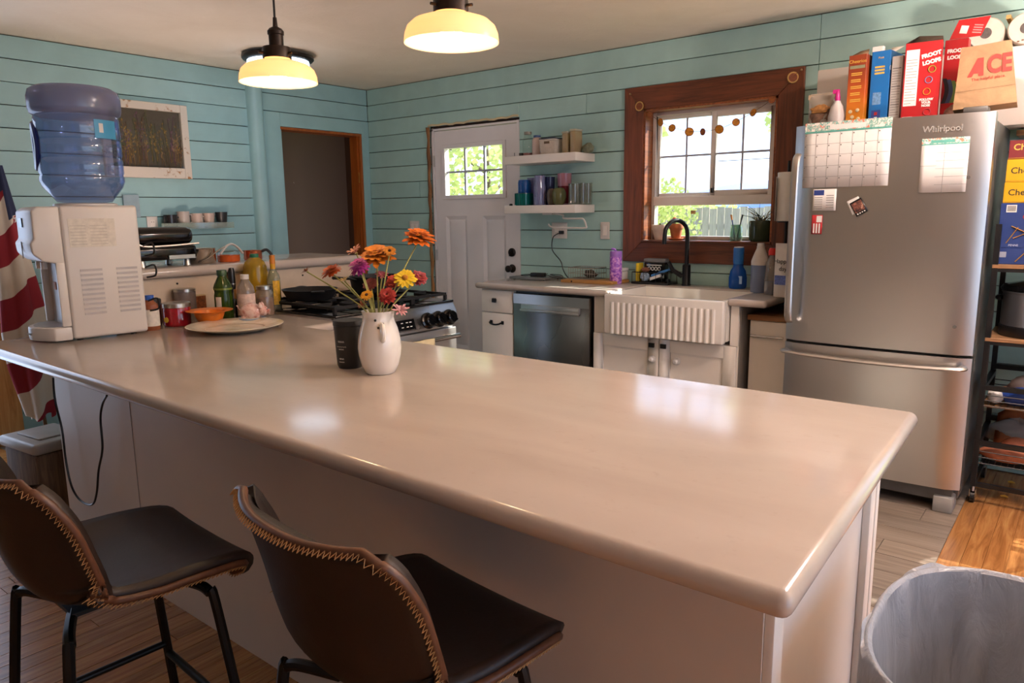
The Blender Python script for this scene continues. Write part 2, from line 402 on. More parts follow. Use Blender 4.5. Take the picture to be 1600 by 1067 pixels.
lf.box(la[0], -.0, la[2]-g, la[1], .05, la[2]+.004).box(la[0], -.0, la[3]-.004, la[1], .05, la[3]+g)
lf.build('lite_frame', DW, d, bevel=.003, seg=1)
cw = (la[1]-la[0])/3; ch = (la[3]-la[2])/2
for i in range(3):
    for j in range(2): MB().box(la[0]+i*cw+.002, .033, la[2]+j*ch+.002, la[0]+(i+1)*cw-.002, .036, la[2]+(j+1)*ch-.002).build('pane', PANE, d)
MUN = mat('muntin grey', 'a9a9b6', .4)
for i in (1, 2): MB().box(la[0]+i*cw-.008, .024, la[2], la[0]+i*cw+.008, .045, la[3]).build('muntin', MUN, d)
MB().box(la[0], .025, la[2]+ch-.007, la[1], .044, la[2]+ch+.007).build('muntin', MUN, d)
kn = MB().lathe([(0, 0), (.032, 0), (.033, .006), (.024, .012), (.011, .016), (.010, .032), (.020, .038), (.027, .05), (.026, .062), (.016, .07), (0, .071)], 20, M=Matrix.Translation((1.605, Y0, .945)) @ Matrix.Rotation(PI/2, 4, 'X'))
kn.build('door_knob', BRONZE, d)
MB().lathe([(0, 0), (.033, 0), (.033, .012), (.027, .018), (0, .018)], 20, M=Matrix.Translation((1.605, Y0, 1.07)) @ Matrix.Rotation(PI/2, 4, 'X')).cb((1.605, Y0-.028, 1.062), (.008, .022, .04)).build('deadbolt', BRONZE, d)
for z in (1.80, 1.03, .25): MB().cyl((.792, .004, z-.045), (.792, .004, z+.045), .006).box(.78, .008, z-.045, .80, .0125, z+.045).build('hinge', SILVER, d)
# frame round the door: white inner jamb, torn brown stud edge at the left, foam bead along the head
f = thing('trim_4', 'rough unfinished frame around the white back door', 'trim'); f['kind'] = 'structure'
MB().box(.778, .0, 0, .797, .12, 2.06).build('jamb', DW, f); MB().box(.778, .0, 2.04, 1.69, .12, 2.056).build('head_jamb', DW, f); MB().box(1.664, .005, 0, 1.692, .12, 2.06).build('jamb', DW, f)
def rough_edge(u, v):
    z = v*2.07; w = .012*math.sin(z*17)+.006*math.sin(z*41)
    return (.742+.034*u+.004*math.sin(z*23+u*4), -.016-.012*math.sin(u*PI)-.004*math.sin(z*31), z)
MB().grid(rough_edge, 5, 60).build('stud_edge', RAW, f, solid=.006)
MB().tube([(.75+.94*i/24, -.004-.003*(i % 3), 2.083+.004*math.sin(i*1.7)+.003*math.sin(i*.6)) for i in range(25)], .0085, 7).build('foam_bead', mat('foam', 'd9c9a2', .9, 0, .1), f)
MB().box(.775, .004, 2.058, 1.694, .03, 2.076).build('head_gap', mat('gap shadow', '24160f', .9), f)
# ---------------------------------------------------------------- kitchen window
w = thing('window_1', 'white kitchen window over the sink in a broad stained wood frame', 'window'); w['kind'] = 'structure'
OX0, OX1, OZ0, OZ1 = 2.603, 3.770, 1.036, 2.176; IX0, IZ0, IX1, IZ1 = WIN
def casing(poly, material): MB().prism(poly, .022, M=Matrix(((1, 0, 0, 0), (0, 0, -1, 0), (0, 1, 0, 0), (0, 0, 0, 1)))).build('casing_board', material, w, bevel=.002, seg=1)
casing([(OX0, OZ0), (IX0, IZ0), (IX0, IZ1), (OX0, OZ1)], WOOD_Z); casing([(OX1, OZ0), (OX1, OZ1), (IX1, IZ1), (IX1, IZ0)], WOOD_Z)
casing([(OX0, OZ0), (OX1, OZ0), (IX1, IZ0), (IX0, IZ0)], WOOD_X); casing([(OX0, OZ1), (IX0, IZ1), (IX1, IZ1), (OX1, OZ1)], WOOD_X)
MB().box(IX0, -.03, IZ0-.0, IX1, .14, IZ0+.014).build('sill', WOOD_X, w, bevel=.003)
MB().box(IX0, -.015, IZ0, IX0+.014, .14, IZ1).build('reveal', WOOD_Y, w); MB().box(IX1-.014, -.015, IZ0, IX1, .14, IZ1).build('reveal', WOOD_Y, w)
MB().box(IX0, -.015, IZ1-.014, IX1, .14, IZ1).build('reveal', WOOD_Y, w)
def sash(nm, x0, z0, x1, z1, y0, y1, b):
    MB().box(x0, y0, z0, x0+b, y1, z1).box(x1-b, y0, z0, x1, y1, z1).box(x0+b, y0, z0, x1-b, y1, z0+b).box(x0+b, y0, z1-b, x1-b, y1, z1).build(nm, VINYL_W, w, bevel=.003, seg=1)
sash('window_frame', IX0+.014, IZ0+.014, IX1-.014, IZ1-.014, .085, .135, .026)
MB().box(IX0+.03, .08, 1.408, IX1-.03, .137, 1.468).build('transom_bar', VINYL_W, w, bevel=.003, seg=1)
sash('sash', IX0+.038, 1.466, 3.205, 1.992, .105, .128, .024); sash('sash', 3.172, 1.466, IX1-.038, 1.992, .086, .106, .036)
for (x0, x1, yy, b) in ((IX0+.06, 3.183, .116, .0), (3.207, IX1-.072, .096, .01)):
    zz0, zz1 = 1.49+b, 1.968-b; xm, zm = (x0+x1)/2, (zz0+zz1)/2
    for a0, a1 in ((x0, xm), (xm, x1)):
        for c0, c1 in ((zz0, zm), (zm, zz1)): MB().box(a0, yy, c0, a1, yy+.003, c1).build('pane', PANE, w)
    MB().box(xm-.006, yy-.004, zz0, xm+.006, yy+.007, zz1).build('muntin', MUN, w); MB().box(x0, yy-.003, zm-.006, x1, yy+.006, zm+.006).build('muntin', MUN, w)
MB().box(IX0+.04, .112, 1.205, IX1-.04, .115, 1.41).build('pane', PANE, w)
MB().cb((3.195, .078, 1.50), (.012, .02, .03)).build('sash_latch', BRONZE, w)
# glazed door off to the right, side window: the room's other daylight
def glazing(nm, label, x0, z0, x1, z1, axis, pos, nx):
    q = thing(nm, label, 'window' if 'window' in nm else 'door'); q['kind'] = 'structure'
    R = (lambda a, b, c, e, f2, g2: MB().box(a, b, c, e, f2, g2)) if axis == 'y' else (lambda a, b, c, e, f2, g2: MB().box(b, a, c, f2, e, g2))
    for i in range(nx+1): xx = x0+(x1-x0-.06)*i/nx; R(xx, pos, z0, xx+.06, pos+.05, z1).build('stile', VINYL_W, q)
    R(x0, pos, z0, x1, pos+.05, z0+.06).build('rail', VINYL_W, q); R(x0, pos, z1-.06, x1, pos+.05, z1).build('rail', VINYL_W, q)
    for i in range(nx): xx = x0+(x1-x0-.06)*i/nx; R(xx+.06, pos+.02, z0+.06, xx+(x1-x0-.06)/nx, pos+.026, z1-.06).build('pane', PANE, q)
glazing('door_2', 'white glazed side door right of the refrigerator wall', SLIDER[0], .05, SLIDER[2], 2.1, 'y', .04, 1)
glazing('window_2', 'white side window in the right hand wall', RW[0], RW[1], RW[2], RW[3], 'x', 7.22, 3)
# ---------------------------------------------------------------- ceiling lamps
SHADE = NT('warm glass shade'); 
_tr = SHADE.n('ShaderNodeBsdfTranslucent'); _tr.inputs[0].default_value = (.92, .66, .40, 1)
_mx = SHADE.n('ShaderNodeMixShader'); _mx.inputs[0].default_value = .4
SHADE.set(SHADE.ramp(SHADE.noise(SHADE.co((1, 1, 14)), 3, 3), (.3, hx('f3dcb8')), (.7, hx('f8e6c8'))), .25, **{'Emission Color': hx('ffd29a'), 'Emission Strength': .5})
SHADE.l(SHADE.b.outputs[0], _mx.inputs[1]); SHADE.l(_tr.outputs[0], _mx.inputs[2]); SHADE.l(_mx.outputs[0], SHADE.out.inputs[0]); SHADE = SHADE.m
BULB_W = 80
BULB = NT('lit bulb'); BULB.set(hx('ffffff'), .4, **{'Emission Color': (1, .72, .42, 1), 'Emission Strength': BULB_W}); BULB = BULB.m
def pendant(label, x, y, zr, R):
    t = thing('pendant_lamp', label, 'lamp', (x, y, zr), group='pendant lamps over the peninsula')
    prof = [(R, 0), (R*1.0, .006), (R*.985, .03), (R*.93, .055), (R*.80, .075), (R*.60, .087), (R*.40, .092), (R*.33, .10), (R*.30, .118), (R*.27, .118), (R*.29, .098), (R*.36, .089), (R*.58, .082), (R*.77, .07), (R*.90, .052), (R*.96, .028), (R*.975, .004), (R, 0)]
    MB().lathe([(r, z*.72) for r, z in prof], 40).build('shade', SHADE, t, angle=60)
    MB().lathe([(0, .004), (.014, .006), (.026, .018), (.029, .034), (.025, .05), (.015, .066), (.013, .084), (0, .085)], 20).build('bulb', BULB, t)
    k = MB().lathe([(R*.36, .105), (R*.37, .105), (R*.37, .134), (R*.36, .14), (R*.16, .142), (.023, .142), (.023, .178), (.026, .18), (.026, .19), (.02, .198), (.008, .204), (.006, .232), (0, .233)], 24)
    for a in (.3, 2.4, 4.5): k.cyl((R*.36*math.cos(a), R*.36*math.sin(a), .12), (R*.50*math.cos(a), R*.50*math.sin(a), .12), .004, n=6)
    k.build('socket', BRONZE, t, M=Matrix.Translation((0, 0, -.031)))
    MB().cyl((0, 0, .199), (0, 0, CEIL-zr-.02), .0035, n=6).build('cord', BLACK_PL, t)
    MB().lathe([(0, CEIL-zr-.03), (.05, CEIL-zr-.025), (.06, CEIL-zr-.002), (0, CEIL-zr-.002)], 24).build('canopy', BRONZE, t)
pendant('lit glass pendant lamp nearer the water cooler', 3.03, -3.0, 1.804, .124); pendant('lit glass pendant lamp over the middle of the peninsula', 3.80, -3.0, 1.817, .124)
c = Pz(434, 84, CEIL)
t = thing('ceiling_light', 'dark rimmed flush ceiling light behind the left pendant', 'lamp', (c.x, c.y, CEIL-.001))
MB().lathe([(0, 0), (.15, 0), (.235, -.02), (.235, -.035), (.225, -.045), (.15, -.06), (.17, -.075), (.18, -.06), (.2, -.04)], 32).build('rim', BRONZE, t)
COOL = NT('cool diffuser'); COOL.set((1, 1, 1), .4, **{'Emission Color': (.62, .80, 1, 1), 'Emission Strength': 3.5}); COOL = COOL.m
MB().lathe([(.20, -.041), (.205, -.075), (.17, -.10), (.08, -.115), (0, -.118)], 32).build('diffuser', COOL, t)
# one added unseen flush light, copied to brighten the back of the kitchen
for x, y, lb in ((5.3, -1.6, 'added unseen flush ceiling light in front of the refrigerator'),):
    t2 = copy_tree(t, loc=(x, y, CEIL-.001), label=lb); t2['group'] = 'added flush ceiling lights out of view'
    [q for q in t2.children if q.name.startswith('diffuser')][0].data = [q for q in t2.children if q.name.startswith('diffuser')][0].data.copy(); FILL_WARM = NT('added fill diffuser'); FILL_WARM.set((1, 1, 1), .4, **{'Emission Color': (1, .82, .74, 1), 'Emission Strength': 80}); [q for q in t2.children if q.name.startswith('diffuser')][0].data.materials[0] = FILL_WARM.m
# added unseen uplighters, put in only to brighten the ceiling
FILL_UP = NT('warm added fill bowl'); FILL_UP.set((1, 1, 1), .5, **{'Emission Color': (1, .75, .62, 1), 'Emission Strength': 700}); FILL_UP = FILL_UP.m
FILL_UP2 = NT('dim warm added fill bowl'); FILL_UP2.set((1, 1, 1), .5, **{'Emission Color': (1, .74, .62, 1), 'Emission Strength': 42}); FILL_UP2 = FILL_UP2.m
for x, y, lb in ((6.1, -1.7, 'added unseen bronze floor uplighter near the right hand wall'), (.9, -2.1, 'added low bronze uplighter hidden in the corridor behind the half wall')):
    u = thing('added_uplighter', lb, 'lamp', (x, y, 0), group='added uplighters out of view'); ZB = -.40 if x > 3 else -.78
    MB().lathe([(0, 0), (.14, 0), (.13, .02), (.03, .035), (0, .036)], 24).build('base', BRONZE, u); MB().cyl((0, 0, .03), (0, 0, 1.72+ZB), .012).build('pole', BRONZE, u)
    MB().lathe([(r, z+ZB) for r, z in ((0, 1.70), (.04, 1.71), (.12, 1.75), (.17, 1.80), (.165, 1.80), (.11, 1.757), (0, 1.73))], 32).build('bowl', BRONZE, u); MB().lathe([(0, 1.765+ZB), (.13, 1.785+ZB), (.13, 1.79+ZB), (0, 1.80+ZB)], 24).build('bulb_disc', FILL_UP if x > 3 else FILL_UP2, u)
# ---------------------------------------------------------------- outdoors seen through the panes
GRASS = mat('dry grass', '8f9a52', .9, 0, .3, 1.2); struct(MB().box(-60, .3, -.5, 70, 120, -.35).build('ground_outside', GRASS))
FOL = NT('leaf green'); FOL.set(FOL.ramp(FOL.n('ShaderNodeObjectInfo').outputs['Random'], (0, hx('a9b860')), (1, hx('dde09a'))), .7)
_t2 = FOL.n('ShaderNodeBsdfTranslucent'); _t2.inputs[0].default_value = (*hx('d6dc98'), 1); _m2 = FOL.n('ShaderNodeMixShader'); _m2.inputs[0].default_value = .5
FOL.l(FOL.b.outputs[0], _m2.inputs[1]); FOL.l(_t2.outputs[0], _m2.inputs[2]); FOL.l(_m2.outputs[0], FOL.out.inputs[0]); FOL = FOL.m
BARK = mat('bark', '6b5a46', .9, 0, .3, 20)
def leaves(c, rx, ry, rz, n, size, rnd):
    mb = MB()
    for _ in range(n):
        while True:
            q = Vector((rnd.uniform(-1, 1), rnd.uniform(-1, 1), rnd.uniform(-1, 1)))
            if .35 < q.length < 1: break
        p = Vector((c[0]+q.x*rx, c[1]+q.y*ry, c[2]+q.z*rz)); a = Vector((rnd.gauss(0, 1), rnd.gauss(0, 1), rnd.gauss(0, 1))).normalized(); b = a.orthogonal().normalized()
        s = size*rnd.uniform(.6, 1.3); w = b*s*.4
        mb.add([p-a*s*.5, p+w, p+a*s*.5, p-w], [(0, 1, 2, 3)])
    return mb
def tree(nm, label, x, y, h, rx, rz, n, size, seed, cat='tree', trunk=True, gap=0):
    rnd = random.Random(seed); t = thing(nm, label, cat, (x, y, -.35))
    leaves((0, 0, h-rz), rx, rx, rz, n, size, rnd).build('foliage', FOL, t)['kind'] = 'stuff'
    mb = MB().tube([(0, 0, 0), (.04, .02, h*.4), (-.02, 0, h*.8)], [.07, .05, .015], 7)
    for k in range(4): a = k*1.7; mb.tube([(0, 0, h*(.35+.1*k)), (rx*.7*math.cos(a), rx*.7*math.sin(a), h*(.55+.1*k))], [.03, .008], 5)
    mb.build('trunk', BARK, t)
tree('leafy_tree', 'bright green tree outside the back door panes', -2.2, 4.2, 4.2, 1.9, 1.75, 5200, .11, 1); tree('leafy_tree', 'second green tree further off behind the back door', -3.4, 8.4, 4.6, 1.8, 1.6, 2600, .2, 2)
tree('leafy_tree', 'loose green tree outside the glazed side door', 8.3, 4.3, 4.3, 1.5, 1.4, 380, .22, 9)
a = Py(1050, 270, 7); tree('shrub', 'yellow green shrub at the left of the kitchen window view', a.x-.25, 7, 2.3, .75, 1.0, 2400, .08, 3, 'shrub')
a = Py(1085, 300, 12); tree('shrub', 'low green bushes beyond the fence outside the kitchen window', a.x-.3, 12.3, 2.1, 1.6, .8, 3000, .10, 4, 'shrub')
a = Py(1140, 340, 15); tree('shrub', 'row of green bushes behind the sink window', a.x, 17, 1.75, 3.0, .8, 4500, .12, 5, 'shrub')
a = Py(1213, 190, 6); tree('overhanging_tree', 'tree whose leafy branch tips hang into the window view', a.x+.85, 6, 4.1, 1.0, .95, 1300, .14, 6)
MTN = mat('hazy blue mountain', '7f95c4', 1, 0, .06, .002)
def ridge(u, v):
    hs = [.25, .2, .22, .3, .26, .38, .62, .86, 1, .93, .8, .66, .6, .7, .55, .4]; k = u*(len(hs)-1); i = min(int(k), len(hs)-2); h = hs[i]+(hs[i+1]-hs[i])*(k-i)
    return (-900+1500*u, 900+380*v+30*math.sin(u*19), (h*125+7*math.sin(u*70))*math.sin(min(1, v*1.0)*PI*.5)+2-6*(1-v))
struct(MB().grid(ridge, 60, 6).build('mountain', MTN, angle=80, solid=1))
fn = thing('fence', 'weathered grey wooden fence outside the kitchen window', 'fence', (0, 10, -.35)); FENCE = m_wood('grey fence wood', '9c9292', 'b3a8a8', 'c5bbb6', 'z', .9, .3)
a = Py(1060, 375, 10).x
for i in range(40): MB().box(a-1.4+i*.16, 0, 0, a-1.4+i*.16+.15, .02, 1.76+.02*math.sin(i*2.3)).build('fence_board', FENCE, fn)
for z in (.45, 1.35): MB().box(a-1.4, .021, z, a+5, .06, z+.09).build('rail', FENCE, fn)
pl = MB()
for z0, z1 in ((7.6, 9.5), (7.1, 8.9)): pl.tube([(-14+60*i/16, 40, z0-2.8+(z1-z0+3)*i/16-1.5*math.sin(PI*i/16)) for i in range(17)], .02, 4)
tag(pl.build('power_line', BLACK_PL), 'thin power lines crossing the sky outside the kitchen window', 'cable')
BLUE_CLOTH = mat('blue cloth', '2f7bd0', .8); a = Py(1210, 240, .6)
tag(MB().cyl((a.x+.03, .6, -.36), (a.x+.02, .6, 2.02), .022, .018).build('blue_post', BLUE_CLOTH), 'blue post standing just outside the right of the window', 'post')
# ---------------------------------------------------------------- peninsula
pn = thing('peninsula', 'long cream topped breakfast peninsula with white panelled base', 'counter', (0, 0, 0)); ZC = .90
PW = mat('peninsula panel white', 'd8cec4', .45, 0, .05, 3)
def slab(poly, z1, th, nm, parent, material=COUNTER, r=.019):
    MB().prism(poly, th, M=Matrix.Translation((0, 0, z1-th))).build(nm, material, parent, bevel=r, seg=5)
top = [(1.768, -3.585), (4.925, -3.62), (4.885, -2.57), (2.515, -2.575), (2.515, -2.395), (1.768, -2.395)]
slab(top, ZC, .04, 'worktop', pn)
MB().box(1.82, -3.345, 0, 4.80, -3.32, ZC-.04).build('front_panel', PW, pn)
for x in (2.5,): MB().box(x-.0015, -3.3463, .0, x+.0015, -3.345, ZC-.045).build('panel_seam', GREY_INK, pn)
MB().box(4.775, -3.32, .0, 4.80, -2.63, ZC-.04).build('end_panel', WHITE, pn)
for y, w_ in ((-3.34, .05), (-2.68, .045), (-2.625, .03)): MB().box(4.80, y, 0, 4.818, y+w_, ZC-.04).build('end_trim', WHITE, pn, bevel=.003)
MB().box(4.80, -3.28, ZC-.10, 4.806, -2.69, ZC-.04).build('end_trim', WHITE, pn)
MB().box(2.52, -2.63, .1, 4.775, -2.61, ZC-.04).build('kitchen_side', PW, pn); MB().box(2.515, -2.68, 0, 4.77, -2.66, .1).build('toe_kick', BLACK_PL, pn)
MB().box(2.47, -2.61, .0, 2.49, -2.40, ZC-.04).build('side_panel', PW, pn)
for y in (-3.338, ):
    b = MB().box(4.8005, y+.004, ZC-.15, 4.826, y+.034, ZC-.042); b.box(4.765, y-.008, ZC-.16, 4.80, y-.002, ZC-.05); b.cyl((4.78, y-.008, ZC-.135), (4.78, y-.014, ZC-.135), .008, n=10)
    b.build('corner_bracket', mat('dark bracket steel', '57504a', .5, .7, .3, 30), pn)
# power cords drooping in front of the panel
def cordpts(pp, y): return [Py(x_, y_, y) for x_, y_ in pp]
tag(MB().tube(bez(cordpts([(83, 590), (86, 625), (97, 672), (103, 720), (112, 760), (126, 782), (144, 788), (151, 770), (154, 735), (160, 700), (157, 655), (160, 632), (167, 618)], -3.375)), .0042, 7).build('hanging_cord', BLACK_PL), 'black power cord drooping below the peninsula top', 'cord')
# raised half wall with its ledge behind the bottles and the range
hw = thing('half_wall', 'beige half wall with a rounded cream ledge behind the range', 'wall'); hw['kind'] = 'structure'
SPL = mat('beige backsplash', 'cdb9a2', .5, 0, .08, 12)
MB().box(1.58, -3.05, 0, 1.755, -1.66, 1.095).build('wall_core', PAINT_Y, hw); MB().box(1.755, -3.05, .90, 1.764, -1.66, 1.094).build('backsplash', SPL, hw)
slab([(1.26, -3.07), (1.80, -3.07), (1.80, -1.64), (1.26, -1.64)], 1.143, .047, 'ledge', hw, r=.021)
for q in ((277, 443), (473, 430)):
    a = Px(q[0], q[1], 1.766); MB().sph(a, .005, 8).build('screw_hole', INK, hw)
# ---------------------------------------------------------------- back counter run
t = thing('worktop', 'cream counter top along the window wall around the sink', 'worktop')
slab([(1.79, -.655), (2.862, -.655), (2.862, -.012), (1.79, -.012)], ZC, .04, 'left_slab', t); slab([(2.864, -.185), (3.618, -.185), (3.618, -.012), (2.864, -.012)], ZC, .04, 'rear_strip', t, r=.01)
slab([(3.62, -.655), (3.835, -.655), (3.835, -.012), (3.62, -.012)], ZC, .04, 'right_slab', t)
def cabinet_box(nm, label, x0, x1, z0=.1, z1=.859, cat='cabinet'):
    c = thing(nm, label, cat, (0, 0, 0)); MB().box(x0, -.60, z0, x1, -.015, z1).box(x0+.01, -.54, 0, x1-.01, -.02, z0).build('body', WHITE_CAB, c); return c
c = cabinet_box('drawer_cabinet', 'narrow white drawer cabinet left of the dishwasher', 1.825, 2.105)
for z0, z1, hnd in ((.70, .852, 0), (.11, .692, 1)):
    dr = MB().box(1.828, -.622, z0, 2.103, -.601, z1).build('drawer_front', WHITE_CAB, c, bevel=.003)
    if hnd: MB().tube(bez([(1.915, -.622, .628), (1.915, -.642, .63), (1.93, -.65, .622), (1.965, -.652, .617), (2.0, -.65, .622), (2.015, -.642, .63), (2.015, -.622, .628)], 4), .006, 6).cb((1.915, -.624, .63), (.02, .006, .024)).cb((2.015, -.624, .63), (.02, .006, .024)).build('pull', BLACK, dr)
    else: MB().cb((1.958, -.642, .783), (.032, .012, .026)).cyl((1.958, -.622, .783), (1.958, -.64, .783), .007, n=8).cb((1.945, -.625, .783), (.03, .004, .028)).build('pull', BLACK, dr)
dw = thing('dishwasher', 'stainless dishwasher under the counter beside the sink', 'dishwasher')
MB().box(2.112, -.59, .02, 2.735, -.03, .855).build('tub', BLACK_PL, dw)
dr = MB().box(2.115, -.628, .11, 2.722, -.592, .842).build('door', STEEL_DK, dw, bevel=.005)
MB().box(2.118, -.632, .775, 2.720, -.6285, .84).build('control_strip', STEEL, dr)
MB().box(2.19, -.645, .735, 2.655, -.6285, .775).box(2.19, -.658, .728, 2.655, -.642, .744).build('handle', STEEL, dr, bevel=.004)
c = thing('sink_cabinet', 'white sink base cabinet with two panelled doors', 'cabinet')
MB().box(2.74, -.60, .1, 3.675, -.03, .635).box(2.75, -.54, 0, 3.665, -.03, .1).box(2.74, -.60, .635, 2.855, -.3, .859).box(3.63, -.615, .635, 3.675, -.3, .859).build('body', WHITE_CAB, c)
MB().box(3.676, -.60, .0, 3.684, -.03, .858).build('grey_side', mat('grey laminate', '77706a', .5), c)
for i, (x0, x1) in enumerate(((2.748, 3.198), (3.204, 3.668))):
    dr = MB().box(x0, -.622, .115, x0+.07, -.601, .632).box(x1-.07, -.622, .115, x1, -.601, .632).box(x0+.07, -.622, .115, x1-.07, -.601, .18).box(x0+.07, -.622, .56, x1-.07, -.601, .632).build('door', WHITE_CAB, c, bevel=.003)
    MB().box(x0+.07, -.611, .18, x1-.07, -.602, .56).build('panel', WHITE_CAB, dr); MB().box(x0+.072, -.615, .553, x1-.072, -.611, .559).box(x0+.072, -.613, .546, x1-.072, -.611, .552).build('bead', WHITE, dr)
    kx = x1-.035 if i == 0 else x0+.035
    MB().cb((kx, -.642, .595), (.034, .012, .026)).cyl((kx, -.622, .595), (kx, -.64, .595), .007, n=8).build('pull', BLACK, dr)
    lk2 = kx if i == 0 else x0+.11
    MB().lathe([(0, 0), (.022, 0), (.022, .006), (.012, .012), (.012, .02), (.017, .026), (.01, .034), (0, .035)], 16, M=Matrix.Translation((lk2, -.622 if i == 0 else -.6115, .51)) @ Matrix.Rotation(PI/2, 4, 'X')).build('child_lock', WHITE_PL, dr)
sk = thing('farmhouse_sink', 'white apron front sink with a fluted face', 'sink'); SX0, SX1, SYF = 2.868, 3.622, -.70
MB().box(SX0, SYF, .648, SX1, SYF+.045, .888).build('apron', PORC, sk, bevel=.01, seg=3)
n = 18
for i in range(n):
    x = SX0+.04+(SX1-SX0-.08)*(i+.5)/n; w2 = (SX1-SX0-.08)/n*.36
    MB().grid(lambda u, v: (x-w2+2*w2*u, SYF-.009*math.sin(PI*u)**.5+.001, .652+.19*v), 6, 1).box(x-w2, SYF-.001, .652, x+w2, SYF+.002, .842).build('flute', PORC, sk)
MB().box(SX0, -.655, .66, SX0+.02, -.19, .892).box(SX1-.02, -.655, .66, SX1, -.19, .892).box(SX0+.02, -.205, .66, SX1-.02, -.19, .892).box(SX0+.02, -.655, .66, SX1-.02, -.205, .68).build('basin', PORC, sk)
MB().lathe([(0, .682), (.045, .682), (.05, .685), (.04, .69), (0, .686)], 20, c=(3.24, -.42, 0)).build('drain', CHROME, sk)
c = thing('pull_out_cabinet', 'slim white pull-out cabinet with a wood top beside the refrigerator', 'cabinet')
MB().box(3.70, -.50, 0, 3.90, -.03, .775).build('body', WHITE_CAB, c); fr = MB().box(3.705, -.522, .05, 3.905, -.501, .772).build('front', WHITE_CAB, c, bevel=.003)
MB().box(3.69, -.53, .776, 3.915, -.02, .806).build('wood_top', m_wood('butcher block', '6a4526', '8a5f38', 'a5794c', 'x', .45, .2), c, bevel=.003)
MB().cyl((3.715, -.54, .69), (3.895, -.54, .69), .007, n=8).cyl((3.735, -.522, .69), (3.735, -.54, .69), .006, n=6).cyl((3.88, -.522, .69), (3.88, -.54, .69), .006, n=6).build('bar_handle', CHROME, fr)
# ---------------------------------------------------------------- gas range
rg = thing('gas_range', 'stainless gas range with black grates and front knobs', 'range', (1.83, -2.385, 0)); RWd, RD = .79, .66   # local: x depth to front, y width
MB().box(0, 0, .02, RD-.03, RWd, .905).build('body', STEEL, rg, bevel=.004); MB().box(.0, .0, .905, RD-.02, RWd, .918).build('cooktop', BLACK_GL, rg, bevel=.004)
cpv = [(RD-.035, .80), (RD+.015, .795), (RD-.0, .86), (RD-.03, .915), (RD-.06, .917)]
MB().prism(cpv, RWd, M=Matrix(((1, 0, 0, 0), (0, 0, 1, 0), (0, 1, 0, 0), (0, 0, 0, 1)))).build('control_panel', STEEL_DK, rg, bevel=.003)
nrm = Vector((.065, 0, .018)).normalized(); upv = Vector((-.018, 0, .065)).normalized()
def cp(yy, k): return Vector((RD+.015, yy, .795)) + upv*k + nrm*.002
for yy in (.08, .17, .47+.09, .47+.17, .47+.25):
    p = cp(yy, .036); M = Matrix((nrm.orthogonal(), nrm.cross(nrm.orthogonal()), nrm)).transposed().to_4x4(); M.translation = p
    MB().lathe([(0, 0), (.031, 0), (.031, .008), (.025, .012), (.023, .034), (.019, .038), (0, .038)], 20, M=M).cb((0, 0, .036), (.008, .044, .012), M=M).build('knob', BLACK_GL, rg, bevel=0)
p = cp(.34, .034); M = face(p, (0, 1, 0), upv)
dsp = MB().cb((0, 0, 0), (.25, .052, .003), M=M).build('display_panel', BLACK_GL, rg)
for r_ in range(2):
    for q in range(7): MB().cb((-.105+.034*q+(.01 if q % 3 else 0), -.011+.022*r_, .002), (.014, .004, .001), M=M).build('key_mark', PAPER, dsp)
MB().cb((.128, 0, .001), (.003, .06, .003), M=M).build('bright_trim', CHROME, rg)
MB().box(RD-.03, .01, .16, RD+.005, RWd-.01, .775).build('oven_door', STEEL, rg, bevel=.006); MB().box(RD+.0055, .14, .30, RD+.008, RWd-.14, .62).build('oven_window', BLACK_GL, rg)
MB().box(RD-.03, .01, .03, RD+.004, RWd-.01, .15).build('warming_drawer', STEEL, rg, bevel=.005)
MB().cyl((RD+.055, .04, .735), (RD+.055, RWd-.04, .735), .013, n=12).cyl((RD, .07, .735), (RD+.055, .07, .735), .009, n=8).cyl((RD, RWd-.07, .735), (RD+.055, RWd-.07, .735), .009, n=8).build('oven_handle', CHROME, rg)
def grate(y0, y1):
    g = MB(); z = .955; x0, x1 = .03, RD-.06
    for q in ((x0, y0, x1, y0), (x0, y1, x1, y1), (x0, y0, x0, y1), (x1, y0, x1, y1), ((x0+x1)/2, y0, (x0+x1)/2, y1)):
        g.box(min(q[0], q[2])-.006, min(q[1], q[3])-.006, z-.014, max(q[0], q[2])+.006, max(q[1], q[3])+.006, z)
    for xc in (x0+(x1-x0)*.25, x0+(x1-x0)*.75):
        yc = (y0+y1)/2
        for a in range(4):
            dx, dy = ((1, 0), (0, 1), (-1, 0), (0, -1))[a]; L = (x1-x0)*.25 if dx else (y1-y0)/2
            g.box(xc+dx*.03-(.005 if not dx else 0)+min(0, dx*(L-.03)), yc+dy*.03-(.005 if not dy else 0)+min(0, dy*(L-.03)), z-.012, xc+dx*.03+(.005 if not dx else 0)+max(0, dx*(L-.03)), yc+dy*.03+(.005 if not dy else 0)+max(0, dy*(L-.03)), z+.003)
    for xx in (x0, x1):
        for yy in (y0, y1): g.box(xx-.008, yy-.008, .9185, xx+.008, yy+.008, z-.01)
    g.build('grate', IRON, rg, bevel=.0015, seg=1)
for k in range(3): grate(.025+k*.25, .025+k*.25+.24)
for k in range(3):
    for xc in (.17, .46): MB().lathe([(0, .919), (.045, .919), (.045, .928), (.03, .93), (.03, .938), (0, .94)], 20, c=(xc, .145+k*.25, 0)).build('burner', IRON, rg)
tw = MB().grid(lambda u, v: (RD+.070+.004*math.sin(u*14)+.002*v, .30+.24*u, .749-.30*v), 16, 10)
tag(tw.build('tea_towel', mat('cream towel', 'd9c99f', .9, 0, .08, 30), None, solid=.004, M=Matrix.Translation((1.83, -2.385, 0))), 'cream towel hung over the oven handle', 'towel')
